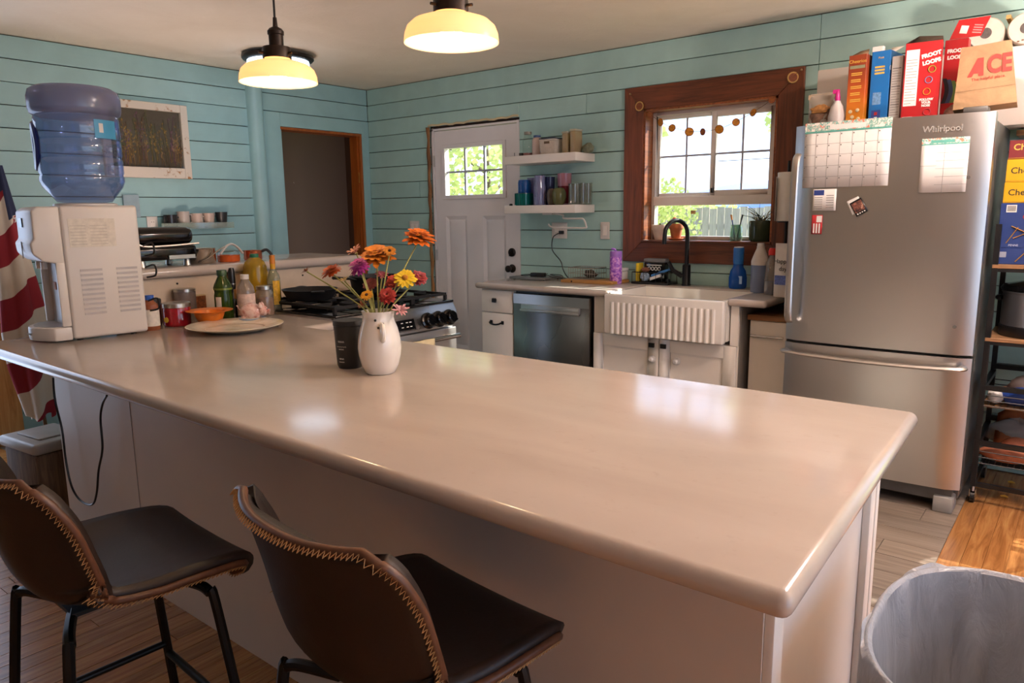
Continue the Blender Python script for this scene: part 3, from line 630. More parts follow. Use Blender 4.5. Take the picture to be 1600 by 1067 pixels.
# ---------------------------------------------------------------- refrigerator
fg = thing('refrigerator', 'stainless bottom freezer refrigerator with papers on its door', 'refrigerator', (3.985, -.80, 0)); FW = .808
FGREY = mat('fridge side grey', '5b5956', .45, .3)
MB().box(.01, .09, .05, FW-.01, .74, 1.745).build('case', FGREY, fg, bevel=.006)
def bow(u, z0, z1, nm):
    mb = MB(); N = 14; pts = []
    for i in range(N+1):
        s = i/N; x = FW*s; e = min(s, 1-s); pts.append((x, -.018*math.sin(PI*s)+ (.02*(1-e/.04)**2 if e < .04 else 0)))
    poly = pts+[(FW, .085), (0, .085)]
    return mb.prism(poly, z1-z0, M=Matrix.Translation((0, 0, z0))).build(nm, STEEL, fg, angle=50)
d1 = bow(0, .735, 1.765, 'door'); d2 = bow(0, .115, .722, 'freezer_drawer')
MB().box(.005, .03, .722, FW-.005, .09, .735).build('gasket', BLACK_PL, fg)
hp = [(.03, -.030, .83), (.03, -.058, .86), (.03, -.066, 1.0), (.03, -.068, 1.25), (.03, -.066, 1.50), (.03, -.058, 1.6), (.03, -.030, 1.63)]
MB().tube(bez(hp, 4), .017, 8, flat=.5).build('handle', STEEL, d1)
MB().tube(bez([(.02, -.02, .685), (.03, -.05, .683), (.2, -.062, .677), (FW/2, -.066, .675), (FW-.2, -.062, .677), (FW-.04, -.05, .683), (FW-.03, -.02, .685)], 5), .02, 8, flat=.55).build('handle', STEEL, d2)
MB().box(.03, .03, .05, FW-.03, .09, .112).build('kick_plate', FGREY, fg); MB().box(FW-.10, .005, .0, FW-.02, .12, .075).build('foot', mat('foot grey', '8d8a86', .5), fg, bevel=.006); MB().box(.02, .02, .0, .10, .12, .075).build('foot', _mats['foot grey'], fg, bevel=.006)
MB().box(FW-.12, .01, 1.7655, FW-.03, .10, 1.79).build('hinge_cover', FGREY, fg, bevel=.006)
for z in (1.50, .86): MB().lathe([(0, 0), (.008, 0), (.008, .003), (0, .004)], 10, M=Matrix.Translation((FW-.075, -.004, z)) @ Matrix.Rotation(PI/2, 4, 'X')).build('plug', FGREY, d1)
text('brand_badge', 'Whirlpool', .036, GREY_INK, d1, face((FW-.185, -.0145, 1.706), *FRONT), .001, bold=.0008)
# papers held on the fridge door (world coordinates from the photo)
def fy(x): s = (x-3.985)/FW; return -.80-.018*math.sin(PI*max(0, min(1, s)))-.0035
def sheet(x0, z0, x1, z1, tilt=0, off=0):
    N = 10; mb = MB(); ex = .0006; cx, cz = (x0+x1)/2, (z0+z1)/2
    def P(u, v, k):
        x = x0+(x1-x0)*u-cx; z = z0+(z1-z0)*v-cz; X = cx+x*math.cos(tilt)-z*math.sin(tilt); Z = cz+x*math.sin(tilt)+z*math.cos(tilt); return (X, fy(X)-off-k, Z)
    mb.grid(lambda u, v: P(u, v, ex), N, 2); return mb, P
FLORAL = NT('floral border'); _k = FLORAL.ramp(FLORAL.noise(FLORAL.co(), 55, 2), (.42, hx('e9e2d8')), (.5, hx('4f9a8b')), (.58, hx('cfe0d6')), (.63, hx('e0846a'))); FLORAL.l(_k, FLORAL.b.inputs['Base Color']); FLORAL = FLORAL.m
TEAL = mat('teal print', '5aa295', .7, 0, .15, 40)
def pad(nm, label, x0, z0, x1, z1, cols, rows, hd):
    mb, P = sheet(x0, z0, x1, z1); o = mb.build(nm, PAPER, None, solid=.0012); tag(o, label, 'calendar' if 'cal' in nm else 'notepad')
    b = MB().grid(lambda u, v: P(u, 1-hd+hd*v, .002), 10, 1).build('floral_header', FLORAL, o); MB().grid(lambda u, v: P(u, 1-hd*1.22+hd*.22*v, .002), 10, 1).build('teal_band', TEAL, o)
    MB().grid(lambda u, v: P(.30+.42*u if cols > 3 else .2+.5*u, 1-hd*.9+hd*.55*v, .0026), 6, 1).build('title_strip', PAPER if cols > 3 else TEAL, o)
    ln = MB(); lw = .0011
    for i in range(1, cols): ln.grid(lambda u, v: P(i/cols+(u-.5)*lw/(x1-x0)*1.2, v*(1-hd*1.25), .002), 1, 1)
    for j in range(1, rows): ln.grid(lambda u, v: P((0 if cols > 3 else .33)+(1 if cols > 3 else .67)*u, (1-hd*1.25)*j/rows+(v-.5)*lw/(z1-z0), .002), 8, 1)
    if cols <= 3: ln.grid(lambda u, v: P(.35*u, (1-hd)*.55+(v-.5)*lw/(z1-z0), .002), 4, 1)
    ln.build('grid_lines', GREY_INK, o)
    if cols > 3:
        nb = MB(); 
        for i in range(cols):
            for j in range(rows): nb.grid(lambda u, v: P((i+.05+.10*u)/cols, (1-hd*1.25)*(j+.78+.12*v)/rows, .0022), 1, 1)
        nb.build('day_numbers', GREY_INK, o)['kind'] = 'stuff'
pad('wall_calendar', 'large white month calendar with a flowered header on the refrigerator door', 4.035, 1.475, 4.412, 1.772, 7, 5, .13)
pad('weekly_notepad', 'tall ruled notepad with flower corners at the refrigerator door right', 4.535, 1.44, 4.712, 1.668, 2, 6, .10)
NAVY = mat('navy print', '2b3f86', .6); REDP = mat('red print', 'b3272c', .55)
a0, a1 = Py(1270, 296, -.82), Py(1305, 329, -.82)
mb, P = sheet(a0.x, a1.z, a1.x, a0.z); o = tag(mb.build('business_card', PAPER, None, solid=.001), 'white and navy card under the calendar', 'card')
MB().grid(lambda u, v: P(.04+.44*u, .72+.24*v, .0016), 3, 1).build('navy_panel', NAVY, o); b = MB()
for j in range(6): b.grid(lambda u, v: P(.08+.34*u, .1+.1*j+.03*v, .0016), 3, 1); b.grid(lambda u, v: P(.58+.32*u, .14+.11*j+.03*v, .0016), 3, 1)
b.build('small_print', GREY_INK, o)
a0, a1 = Py(1268, 336, -.82), Py(1283, 366, -.82); mb, P = sheet(a0.x, a1.z, a1.x, a0.z); o = tag(mb.build('red_card', REDP, None, solid=.001), 'small red and white sticker low on the refrigerator door', 'sticker')
b = MB()
for i in range(3): b.grid(lambda u, v: P(.16+.26*i+.14*u, .06+.5*v, .0016), 1, 1)
b.grid(lambda u, v: P(.45+.5*u, .62+.34*v, .0016), 2, 1); b.build('white_print', PAPER, o)
c0 = Py(1341, 322, -.82)
mb, P = sheet(c0.x-.04, c0.z-.032, c0.x+.015, c0.z+.036, .45); tag(mb.build('photo_card', PAPER, None, solid=.001), 'white edged snapshot behind the dark photo magnet', 'photo')
PH = NT('photo print'); PH.l(PH.ramp(PH.noise(PH.co(), 60, 3), (.35, hx('2a1c1c')), (.55, hx('7a4a3c')), (.7, hx('c9a58c'))), PH.b.inputs['Base Color']); PH = PH.m
mb, P = sheet(c0.x-.024, c0.z-.04, c0.x+.03, c0.z+.03, .52, .003); o = tag(mb.build('photo_magnet', BLACK_PL, None, solid=.001), 'dark tilted photo magnet on the refrigerator door', 'photo'); MB().grid(lambda u, v: P(.08+.84*u, .22+.68*v, .0016), 4, 1).build('picture', PH, o)
b = MB()
for i in range(4): b.grid(lambda u, v: P(.14+.2*i+.1*u, .08+.07*v, .0016), 1, 1)
b.build('icons', PAPER, o)
# ---------------------------------------------------------------- bar stools
LEATHER = NT('dark brown leather'); _c = LEATHER.co(); _a = LEATHER.noise(_c, 4, 6, .6, .8); LEATHER.set(LEATHER.ramp(_a, (.3, hx('150d09')), (.7, hx('261812'))), LEATHER.ramp(_a, (.3, (.42,)*3), (.7, (.56,)*3))); LEATHER.bump(LEATHER.noise(_c, 160, 3), .12, .002); LEATHER = LEATHER.m
PIPING = mat('worn tan piping', '5a3722', .45, 0, .3, 60); THREAD = mat('tan thread', 'b08a5c', .8)
LEGM = mat('black tube steel', '0f0f10', .4, .4, .1)
prof = [(.205, .570), (.212, .590), (.19, .604), (.10, .606), (0, .597), (-.09, .594), (-.145, .609), (-.178, .65), (-.197, .71), (-.212, .785), (-.225, .845), (-.236, .885), (-.238, .898)]
wid = [.155, .190, .210, .222, .226, .228, .230, .232, .234, .234, .230, .212, .180]
lift = [.0, .004, .008, .016, .03, .052, .075, .09, .092, .085, .068, .05, .045]
def shell_pt(u, v, off=0.0):
    k = v*(len(prof)-1); i = min(int(k), len(prof)-2); t = k-i
    def cr(L):
        a, b, c, d = L[max(i-1, 0)], L[i], L[i+1], L[min(i+2, len(L)-1)]; return .5*((2*b)+(c-a)*t+(2*a-5*b+4*c-d)*t*t+(3*b-a-3*c+d)*t**3)
    y, z, w_, l = cr([p[0] for p in prof]), cr([p[1] for p in prof]), cr(wid), cr(lift)
    j0, j1 = prof[i], prof[i+1]; ty, tz = j1[0]-j0[0], j1[1]-j0[1]; L = math.hypot(ty, tz); ny, nz = tz/L, -ty/L   # inward: up at the seat, forward at the back
    s = l*abs(u)**2.4 + off
    return (u*w_, y+ny*s, z+nz*s)
def make_stool(label, loc, rz):
    t = thing('bar_stool', label, 'stool', loc, rz, 'bar stools at the peninsula')
    sh = MB().grid(lambda u, v: shell_pt(2*u-1, v), 20, 48)
    o = sh.build('shell', LEATHER, t, angle=180); md = o.modifiers.new('thickness', 'SOLIDIFY'); md.thickness = .026; md.offset = -1
    N = 60; edge = [shell_pt(1, v/N) for v in range(N+1)]+[shell_pt(1-2*k/16, 1) for k in range(1, 16)]+[shell_pt(-1, 1-v/N) for v in range(N+1)]+[shell_pt(-1+2*k/16, 0) for k in range(1, 16)]
    cen = Vector((0, 0, .68)); MB().tube(edge, .009, 7, closed=True).build('edge_piping', PIPING, t, angle=180)
    # zigzag stitch that binds the edge
    fine = []
    E = [Vector(p) for p in edge]+[Vector(edge[0])]
    for a, b in zip(E, E[1:]):
        n = max(1, int((b-a).length/.0042))
        for k in range(n): fine.append(a+(b-a)*k/n)
    out = []
    for i, p in enumerate(fine):
        q = (p-Vector((0, .05, .70))); q.x *= 1.2; d = q.normalized()
        back = Vector((0, -.5, -.4)).normalized()
        out.append(p+d*.0075+back*(.004+(.009 if i % 2 else -.003)))
    MB().tube(out, .0011, 4, closed=True).build('stitching', THREAD, t)['kind'] = 'stuff'
    for sx in (-1, 1):
        for sy in (1, -1):
            top = (sx*.05, sy*.10, .560); b1 = (sx*.14, sy*.135, .557); b2 = (sx*.172, sy*.148, .530); ft = (sx*.215, sy*.20, .006)
            MB().tube(bez([top, (sx*.10, sy*.12, .560), b1, (sx*.163, sy*.142, .547), b2, (sx*.195, sy*.175, .26), ft], 5), .0115, 8).build('leg', LEGM, t)
    MB().box(-.08, -.11, .562, .08, .11, .571).build('mount_plate', LEGM, t)
    def lp(sx, sy, z): k = (.53-z)/.524; return (sx*(.172+.043*k), sy*(.148+.052*k), z)
    MB().cyl(lp(-1, 1, .23), lp(1, 1, .23), .010).build('foot_bar', LEGM, t); MB().cyl(lp(-1, -1, .30), lp(1, -1, .30), .009).build('stretcher', LEGM, t)
    for sx in (-1, 1): MB().cyl(lp(sx, -1, .26), lp(sx, 1, .26), .009).build('stretcher', LEGM, t)
    return t
make_stool('dark leather bar stool at the left, nearer the water cooler end', (3.52, -3.86, 0), -.06); make_stool('dark leather bar stool in front, nearer the middle of the peninsula', (4.245, -3.66, 0), -.10)
# ---------------------------------------------------------------- small-object helpers
def on(px, py, z=ZC): p = Pz(px, py, z); return p, mpp(p)
def ony(px, py, y): p = Py(px, py, y); return p, mpp(p)
def vessel(name, label, cat, pos, s, w, h, parts, group=None, n=24, rz=0, sq=1.0):
    t = thing(name, label, cat, pos, rz, group)
    for nm, pr, m_ in parts: MB().lathe([(r*w*s/2, z*h*s) for r, z in pr], n, sq=sq).build(nm, m_, t)
    return t
def band(r, z0, z1): return [(r, z0), (r, z1)]
LABELW = mat('white label', 'ddd6ca', .6, 0, .12, 60)
# ---------------------------------------------------------------- water cooler and jug
wc = thing('water_cooler', 'white countertop water dispenser with vent grilles', 'water dispenser', (1.948, -3.196, ZC), -.13); a = wc
MB().box(-.135, -.128, .008, .135, .15, .525).build('body', WHITE_PL, wc, bevel=.012, seg=3)
hd = MB().prism([(-.128, .30), (-.20, .315), (-.232, .345), (-.236, .385), (-.222, .40), (-.222, .505), (-.20, .522), (-.128, .522)], .262, M=Matrix(((0, 0, 1, -.131), (1, 0, 0, 0), (0, 1, 0, 0), (0, 0, 0, 1)))).build('head', WHITE_PL, wc, bevel=.008, seg=3)
MB().cb((-.05, -.2235, .462), (.05, .004, .035)).build('indicator_window', BLACK_GL, hd); MB().box(-.011, -.238, .325, -.008, -.2345, .39).build('tap_seam', GREY_INK, hd); MB().sph((-.05, -.215, .402), .008).build('tap_button', CHROME, hd)
RECESS = mat('recess grey plastic', 'b9b3b2', .4)
MB().box(-.115, -.134, .06, .115, -.1285, .30).build('recess_back', RECESS, wc); [MB().box(q, -.16, .06, q+.016, -.1285, .31).build('recess_cheek', WHITE_PL, wc, bevel=.004) for q in (-.131, .115)]
for x in (-.04, .04): MB().lathe([(.012, .282), (.012, .31), (0, .31), (0, .282), (.012, .282)], 10, c=(x, -.18, 0)).build('spout', WHITE_PL, wc)
tp = [(-.131, -.129), (-.131, -.19)]+[(-.131+.262*k/8, -.19-.06*math.sin(PI*k/8)) for k in range(1, 8)]+[(.131, -.19), (.131, -.129)]
ty = MB().prism(tp[::-1], .052, M=Matrix.Translation((0, 0, .006))).build('drip_tray', WHITE_PL, wc, bevel=.006, seg=2)
MB().prism([(x*.86, (y+.16)*.8-.16) for x, y in tp][::-1], .002, M=Matrix.Translation((0, 0, .058))).build('drip_grid', RECESS, ty)
MB().cb((.0, -.2502, .03), (.05, .001, .007)).build('tray_mark', GREY_INK, ty)
for y0 in (-.08, .05):
    for k in range(10): MB().box(.1345, y0, .10+.019*k, .1375, y0+.078, .109+.019*k).build('vent_slot', RECESS, wc)
lb = MB().box(.1352, -.105, .365, .1362, .06, .475).build('rating_label', LABELW, wc); b = MB()
for k in range(7): b.box(.1362, -.10, .375+.012*k, .1366, -.045, .3765+.012*k)
for k in range(7): b.box(.1362, -.03, .375+.012*k, .1366, .03, .3765+.012*k)
b.build('label_print', mat('faint print', 'b5ada6', .7), lb)['kind'] = 'stuff'
MB().cb((-.03, -.1355, .21), (.03, .002, .03)).build('warning_sticker', mat('orange print', 'd98a66', .7, 0, .3, 90), wc); MB().cb((.09, -.1355, .175), (.02, .002, .034)).build('blue_sticker', mat('blue sticker', '3f83b8', .6), wc)
for k, z in enumerate((.36, .27, .13)): MB().tube(bez([(.10, .17, z), (.12, .20, z+.01), (.13, .20, z-.03), (.11, .17, z-.04)], 5), .004, 6).build('rear_coil', BLACK_PL, wc)
for sx in (-.1, .1):
    for sy in (-.1, .1): MB().cyl((sx, sy, 0), (sx, sy, .01), .012).build('foot', BLACK_PL, wc)
MB().lathe([(0, .524), (.115, .524), (.115, .532), (.10, .536), (0, .536)], 32).build('collar', WHITE_PL, wc)
JUG = glass('pale blue jug plastic', 'd4d9ee', .16, .06, .95); WATER = glass('water tint', 'dde6f4', .05, .03); JUGT = glass('frosted jug base', 'aeb0cc', .14, .2, .72)
jg = thing('water_jug', 'clear blue water bottle upturned on the dispenser', 'water bottle', (wc.location.x, wc.location.y, ZC+.537), -.25)
MB().lathe([(.07, 0), (.098, .004), (.118, .03), (.142, .062), (.151, .085), (.151, .10), (.146, .108), (.151, .118), (.151, .165), (.145, .175), (.151, .185), (.150, .235), (.145, .245), (.15, .255), (.150, .325), (.146, .335)], 48).build('bottle_wall', JUG, jg, angle=60)
MB().lathe([(.146, .335), (.158, .343), (.163, .36), (.163, .405), (.156, .43), (.135, .443), (.09, .447), (.05, .44), (0, .436)], 48).build('bottle_base', JUGT, jg, angle=60)
MB().lathe([(0, .332), (.144, .332), (.147, .30), (.147, .12), (.147, .09), (.138, .062), (.1, .012), (0, .012)], 32).build('water', WATER, jg)
NAVYG = mat('navy handle', '1b2c6b', .25, 0, .1); a0 = 4.55
hp = [(.150*math.cos(a0+d), .150*math.sin(a0+d), z) for d, z in ((0, .135), (-.05, .16), (-.02, .22), (.03, .275), (0, .30), (.3, .27), (.38, .22), (.3, .165))]
MB().tube(bez(hp+[hp[0]], 5), .011, 8, flat=1.4).build('handle', NAVYG, jg)
def jl(u, v): a_ = .25+.62*u; return (.1535*math.cos(a_), .1535*math.sin(a_), .245+.07*v)
MB().grid(jl, 10, 1).build('label', mat('sky blue label', '4ba3cf', .45, 0, .1), jg); MB().grid(lambda u, v: tuple(c*1.003 if i < 2 else c for i, c in enumerate(jl(.18+.18*u, .3+.5*v))), 2, 1).build('label_patch', PAPER, jg)
# ---------------------------------------------------------------- vase, candle, flowers
vz, s = on(595, 582); s *= 1.0
vs = thing('vase', 'white glazed pitcher vase holding cut flowers', 'vase', vz)
R = .066; H = .192
MB().lathe([(r*R, z*H) for r, z in ((0, 0), (.62, 0), (.70, .02), (.86, .14), (.97, .30), (1.0, .42), (.97, .56), (.86, .72), (.73, .84), (.70, .90), (.74, .97), (.77, 1.0), (.74, 1.0), (.68, .95), (.64, .9), (.66, .84), (.80, .7), (.9, .5), (.88, .3), (.7, .1), (0, .06))], 40).build('body', PORC, vs, angle=60)
MB().tube(bez([(R*.66, 0, H*.80), (R*.95, 0, H*.79), (R*1.10, 0, H*.72), (R*1.08, 0, H*.62), (R*.90, 0, H*.56)], 6), .008, 10).build('handle', PORC, vs, M=Matrix.Rotation(-.55, 4, 'Z'))
for k, (q, z) in enumerate(((.72, .82), (.45, .76), (.35, .70), (.3, .88))): MB().sph((R*.80*math.cos(-1.2+q), R*.80*math.sin(-1.2+q), H*z), .004, 8).build('speckle', INK, vs)
c, s = on(548, 573); cd_ = thing('candle', 'matt black candle jar behind the vase', 'candle', c)
CB = mat('matt black glass', '232222', .5, 0, .1)
MB().lathe([(0, 0), (.036, 0), (.041, .01), (.047, .13), (.0475, .135), (0, .135)], 32).build('jar', CB, cd_); MB().lathe([(.0475, .1355), (.049, .136), (.049, .149), (.047, .152), (0, .152)], 32).build('lid', CB, cd_)
vd = (CAM-c); ang = math.atan2(vd.y, vd.x)
for wd_, z, sz in ((.022, .088, .0035), (.034, .072, .002), (.018, .064, .002), (.016, .034, .003), (.018, .024, .002)): MB().tube([(.0460*math.cos(ang-.62+(k/14-.5)*wd_/.046), .0460*math.sin(ang-.62+(k/14-.5)*wd_/.046), z+sz*math.sin(k*2.1)) for k in range(15)], .0005, 4).build('script_mark', PAPER, cd_)
STEM = mat('flower stem', '9a9a58', .6, 0, .15, 30)
def petals(mb, n, r0, r1, wd, cup, jit, rnd, z0=0, tip=1.0):
    for i in range(n):
        a = 2*PI*(i+rnd.uniform(-.2, .2))/n; L = r1*rnd.uniform(1-jit, 1+jit); cz = cup+rnd.uniform(-.12, .12)
        ca, sa = math.cos(a), math.sin(a); pr = [(r0, .35), (r0+.45*(L-r0), 1.0), (r0+.8*(L-r0), .9*tip), (L, .3*tip)]; vs_ = []
        for j, (q, w_) in enumerate(pr):
            z = z0+cz*q*(1-.35*j/3*abs(cz))-.10*r1*(j/3)**2
            for sgn in (-1, 0, 1): vs_.append((q*ca-sgn*w_*wd*sa, q*sa+sgn*w_*wd*ca, z+(.12*wd if sgn else 0)))
        mb.add(vs_, [(j*3+k, j*3+k+1, j*3+k+4, j*3+k+3) for j in range(3) for k in range(2)])
CENT = mat('flower centre', '4a2a14', .9, 0, .3, 200); CENTY = mat('golden centre', 'a8701c', .9, 0, .3, 200)
def flower(kind, label, px, py, size, col, col2=None, tilt=(0, -.5), dep=0, seed=0, mouth=(0, 0), cen=CENTY):
    rnd = random.Random(seed); hd0 = vz+_f*dep; dist = (hd0-CAM).dot(_f); p = CAM+_ray(px, py)*dist; s = dist/F; r = size*s/2*1.18
    t = thing(kind, label, 'flower', (0, 0, 0), group='cut flowers in the white vase')
    mth = Vector((vz.x, vz.y, vz.z+H-.01))+_r0*mouth[0]+_f*mouth[1]*.3; low = Vector((vz.x+_r0.x*mouth[0]*-.4, vz.y+_r0.y*mouth[0]*-.4, vz.z+.06))
    nrm = (Vector((0, 0, 1))*(1+tilt[1]*.2) + _r*tilt[0] - _f*(-tilt[1])).normalized()
    MB().tube(bez([low, mth, mth.lerp(p, .5)+Vector((0, 0, .006)), p-nrm*r*.25], 6), .0022, 6).build('stem', STEM, t)
    q = nrm.to_track_quat('Z', 'Y').to_matrix().to_4x4(); q.translation = p; m1 = mat('petal '+col, col, .55, 0, .22, 120)
    h = MB()
    if kind == 'zinnia':
        for k, (n, f0, cup) in enumerate(((14, 1.0, -.05), (13, .86, .22), (11, .66, .5), (8, .42, .9))): petals(h, n, r*.12, r*f0, r*.20, cup, .12, rnd, z0=r*.07*k)
    elif kind == 'pompon':
        for k, (n, f0, cup) in enumerate(((16, 1.0, -.35), (16, .98, -.05), (15, .9, .25), (13, .76, .55), (10, .55, .95), (7, .3, 1.5))): petals(h, n, r*.12, r*f0, r*.14, cup, .06, rnd, z0=r*.08*k)
    elif kind == 'daisy': petals(h, 14, r*.15, r, r*.17, .05, .08, rnd); petals(h, 12, r*.15, r*.85, r*.15, .2, .08, rnd, z0=r*.05)
    else:
        petals(h, 10, r*.1, r, r*.14, rnd.uniform(.4, .8), .25, rnd); petals(h, 8, r*.1, r*.8, r*.14, 1.2, .2, rnd)
    h.build('bloom', m1, t, M=q, angle=180)
    if kind in ('daisy', 'zinnia'): MB().sph((0, 0, r*.16), r*(.26 if kind == 'daisy' else .16), 12, (1, 1, .6)).build('centre', cen, t, M=q)
    MB().lathe([(0, -r*.3), (r*.16, -r*.22), (r*.24, -r*.02), (0, 0)], 10).build('calyx', STEM, t, M=q)
flower('zinnia', 'large orange zinnia highest at the right of the bouquet', 654, 372, 44, 'd06a18', tilt=(.2, -.25), seed=1, mouth=(.02, 0), dep=.02)
flower('zinnia', 'broad orange zinnia at the middle top of the bouquet', 588, 400, 48, 'd98322', tilt=(-.1, -.45), seed=2, mouth=(0, .02), dep=.03)
flower('zinnia', 'rust orange zinnia at the left of the bouquet', 517, 424, 27, 'b8501e', tilt=(-.4, -.4), seed=3, mouth=(-.02, 0))
flower('wilted_flower', 'withered brown flower furthest left of the bouquet', 480, 424, 15, '8a4a24', tilt=(-.8, -.2), seed=4, mouth=(-.03, 0), dep=.02)
flower('pompon', 'magenta pompon zinnia left of the orange blooms', 561, 417, 28, 'a8358c', tilt=(-.25, -.45), seed=5, mouth=(-.012, -.02), dep=-.02)
flower('wilted_flower', 'pale pink spiky flower beside the big orange zinnia', 556, 395, 22, 'd89a84', tilt=(-.5, -.4), seed=6, mouth=(-.01, .02), dep=.04)
flower('daisy', 'small orange daisy with a dark centre near the top', 609, 392, 17, 'd98a24', tilt=(.1, -1.2), seed=7, mouth=(.006, 0), cen=CENT)
flower('daisy', 'bright yellow daisy at the right of the bouquet', 633, 435, 31, 'e6c21c', tilt=(.1, -1.1), seed=8, mouth=(.02, -.02), dep=-.03)
flower('zinnia', 'dark red zinnia furthest right of the bouquet', 655, 434, 25, '8e2a30', tilt=(.6, -.9), seed=9, mouth=(.03, 0))
flower('zinnia', 'coral red zinnia beside the yellow daisy', 616, 440, 27, 'b9463c', tilt=(-.1, -.6), seed=10, mouth=(.01, .02), dep=.01)
flower('zinnia', 'deep red zinnia low in the middle of the bouquet', 605, 462, 25, '9c2420', tilt=(0, -1.2), seed=11, mouth=(.005, -.03), dep=-.05, cen=CENT)
flower('daisy', 'small golden daisy with a brown centre low at the left', 573, 461, 17, 'dd9a22', tilt=(-.1, -1.0), seed=12, mouth=(-.015, -.02), dep=-.04, cen=CENT)
flower('zinnia', 'dusty rose zinnia half hidden in the bouquet', 579, 443, 22, '9c5550', tilt=(-.2, -.8), seed=13, mouth=(-.01, .02), dep=.03)
flower('wilted_flower', 'small dusty pink flower under the dark centred daisy', 597, 431, 17, 'b0606a', tilt=(.2, -.6), seed=14, mouth=(0, .01), dep=.02)
flower('wilted_flower', 'pale cream bud at the left of the bouquet', 539, 439, 13, 'd9c184', tilt=(-.4, -.4), seed=15, mouth=(-.022, -.01), dep=-.01)
flower('wilted_flower', 'rust coloured bud just above the vase rim', 567, 478, 15, '9c5a34', tilt=(-.5, -.7), seed=16, mouth=(-.02, .01), dep=.0)
flower('wilted_flower', 'faded pink flower drooping over the vase rim', 625, 486, 21, 'c78f92', tilt=(.6, -.9), seed=17, mouth=(.03, -.02), dep=-.05)
# ---------------------------------------------------------------- things on the peninsula beside the backsplash
pl_, s = on(368, 517); SPECK = NT('cream speckled plate'); SPECK.l(SPECK.ramp(SPECK.noise(SPECK.co((6, 6, 6)), 3, 5), (.4, hx('e4dccb')), (.7, hx('d0c2a6'))), SPECK.b.inputs['Base Color']); SPECK.set(rough=.18); SPECK = SPECK.m
pt = thing('plate', 'large cream plate lying on the peninsula', 'plate', (2.345, -2.815, ZC))
MB().lathe([(0, 0), (.11, 0), (.115, .003), (.15, .012), (.195, .024), (.197, .027), (.193, .028), (.15, .018), (.115, .009), (0, .008)], 48).build('dish', SPECK, pt, angle=60)
MB().lathe([(.118, .0105), (.121, .0112), (.121, .0122), (.118, .0115)], 48).build('ring', mat('plate ring', 'c5b79e', .3), pt)
REDJ = glass('red jam', 'a01020', .08, .05, .4); AMBER = glass('amber liquid', 'b5712c', .08, .05, .55); CAPB = mat('blue cap', '2a58b0', .4)
c, s = on(238, 515); vessel('medicine_bottle', 'small amber bottle with a blue cap beside the cooler', 'bottle', c, s, 24, 54, [('bottle', [(0, 0), (.95, 0), (1, .04), (1, .62), (.9, .74), (.5, .82), (.48, .88), (0, .88)], glass('orange bottle', 'c97a50', .12, .05, .55)), ('label', band(1.02, .12, .60), LABELW), ('cap', [(0, .87), (.55, .87), (.55, 1.0), (0, 1.0)], CAPB)])
c, s = on(247, 508); vessel('spice_jar', 'dark lidded spice jar behind the amber bottle', 'jar', c+Vector((-.05, .0, 0)), s, 30, 40, [('jar', [(0, 0), (.9, 0), (1, .05), (1, .75), (.9, .8), (0, .8)], mat('dark red spice', '6b2020', .4)), ('lid', [(0, .79), (1.02, .79), (1.02, .98), (.95, 1), (0, 1)], mat('dark lid', '3c3634', .4))])
c, s = on(278, 508); t = vessel('jam_jar', 'squat red jam jar with a silver lid and a yellow label', 'jar', c, s, 41, 36, [('jar', [(0, 0), (.92, 0), (1, .06), (1, .72), (.95, .82), (0, .82)], mat('red jam jar', '9c1424', .12, 0, .3, 30, coat=.5)), ('lid', [(0, .81), (1.03, .81), (1.03, .97), (.98, 1), (0, 1)], SILVER)])
a_ = math.atan2(CAM.y-c.y, CAM.x-c.x); MB().lathe([(0, 0), (.012, 0), (.012, .002), (0, .002)], 16, M=Matrix.Translation((.064*math.cos(a_-.75), .064*math.sin(a_-.75), .032)) @ Vector((math.cos(a_-.75), math.sin(a_-.75), 0)).to_track_quat('Z', 'Y').to_matrix().to_4x4()).build('lemon_label', mat('lemon yellow', 'd9b53a', .5), t)
c, s = on(296, 500); vessel('storage_jar', 'tall grey glass canister with a silver lid by the backsplash', 'jar', c+Vector((-.06, .02, 0)), s, 32, 48, [('jar', [(0, 0), (.95, 0), (1, .04), (1, .90), (0, .90)], glass('smoky glass', 'b9aaa2', .14, .06, .6)), ('filling', [(0, .03), (.96, .03), (.96, .25), (0, .25)], mat('red filling', '8e2a26', .5)), ('lid', [(0, .90), (1.03, .90), (1.03, .99), (.9, 1), (0, 1)], SILVER)])
c, s = on(329, 508); ORG = mat('orange plastic', 'd9731a', .3, 0, .1, 30)
cl = vessel('colander', 'orange plastic colander bowl with a wide rim', 'bowl', c, s, 46, 24, [('bowl', [(0, 0), (.62, 0), (.66, .04), (.95, .72), (.98, .86), (1.5, .97), (1.52, 1.0), (1.0, .92), (.92, .76), (.62, .1), (0, .08)], ORG)], n=36)
c, s = on(330, 500); c = Vector((1.80, c.y+.02, ZC)); t = thing('spice_box', 'small cream box with a brown picture against the backsplash', 'box', c, .12); MB().box(-.012, -.055, 0, .012, .05, .105).build('carton', mat('cream carton', 'cdb891', .7), t)
MB().box(.0122, -.02, .035, .0132, .048, .10).build('picture', mat('brown picture', '8a4a1c', .6, 0, .7, 70), t); MB().box(.0122, .012, .004, .0132, .048, .03).build('dark_panel', INK, t)
OLIVE = glass('olive glass', '3e5a1c', .12, .05, .55); c, s = on(352, 500)
t = vessel('olive_oil_bottle', 'dark green olive oil bottle with a green cap', 'bottle', c, s, 27, 78, [('bottle', [(0, 0), (.94, 0), (1, .02), (1, .50), (.92, .56), (1.02, .66), (.9, .72), (.48, .87), (.46, .9), (0, .9)], OLIVE), ('cap', [(0, .89), (.52, .89), (.54, .90), (.54, .99), (.5, 1.0), (0, 1.0)], mat('dark green cap', '2e4a2a', .4)), ('band', band(1.03, .615, .65), mat('gold green', '6c7a2a', .4))])
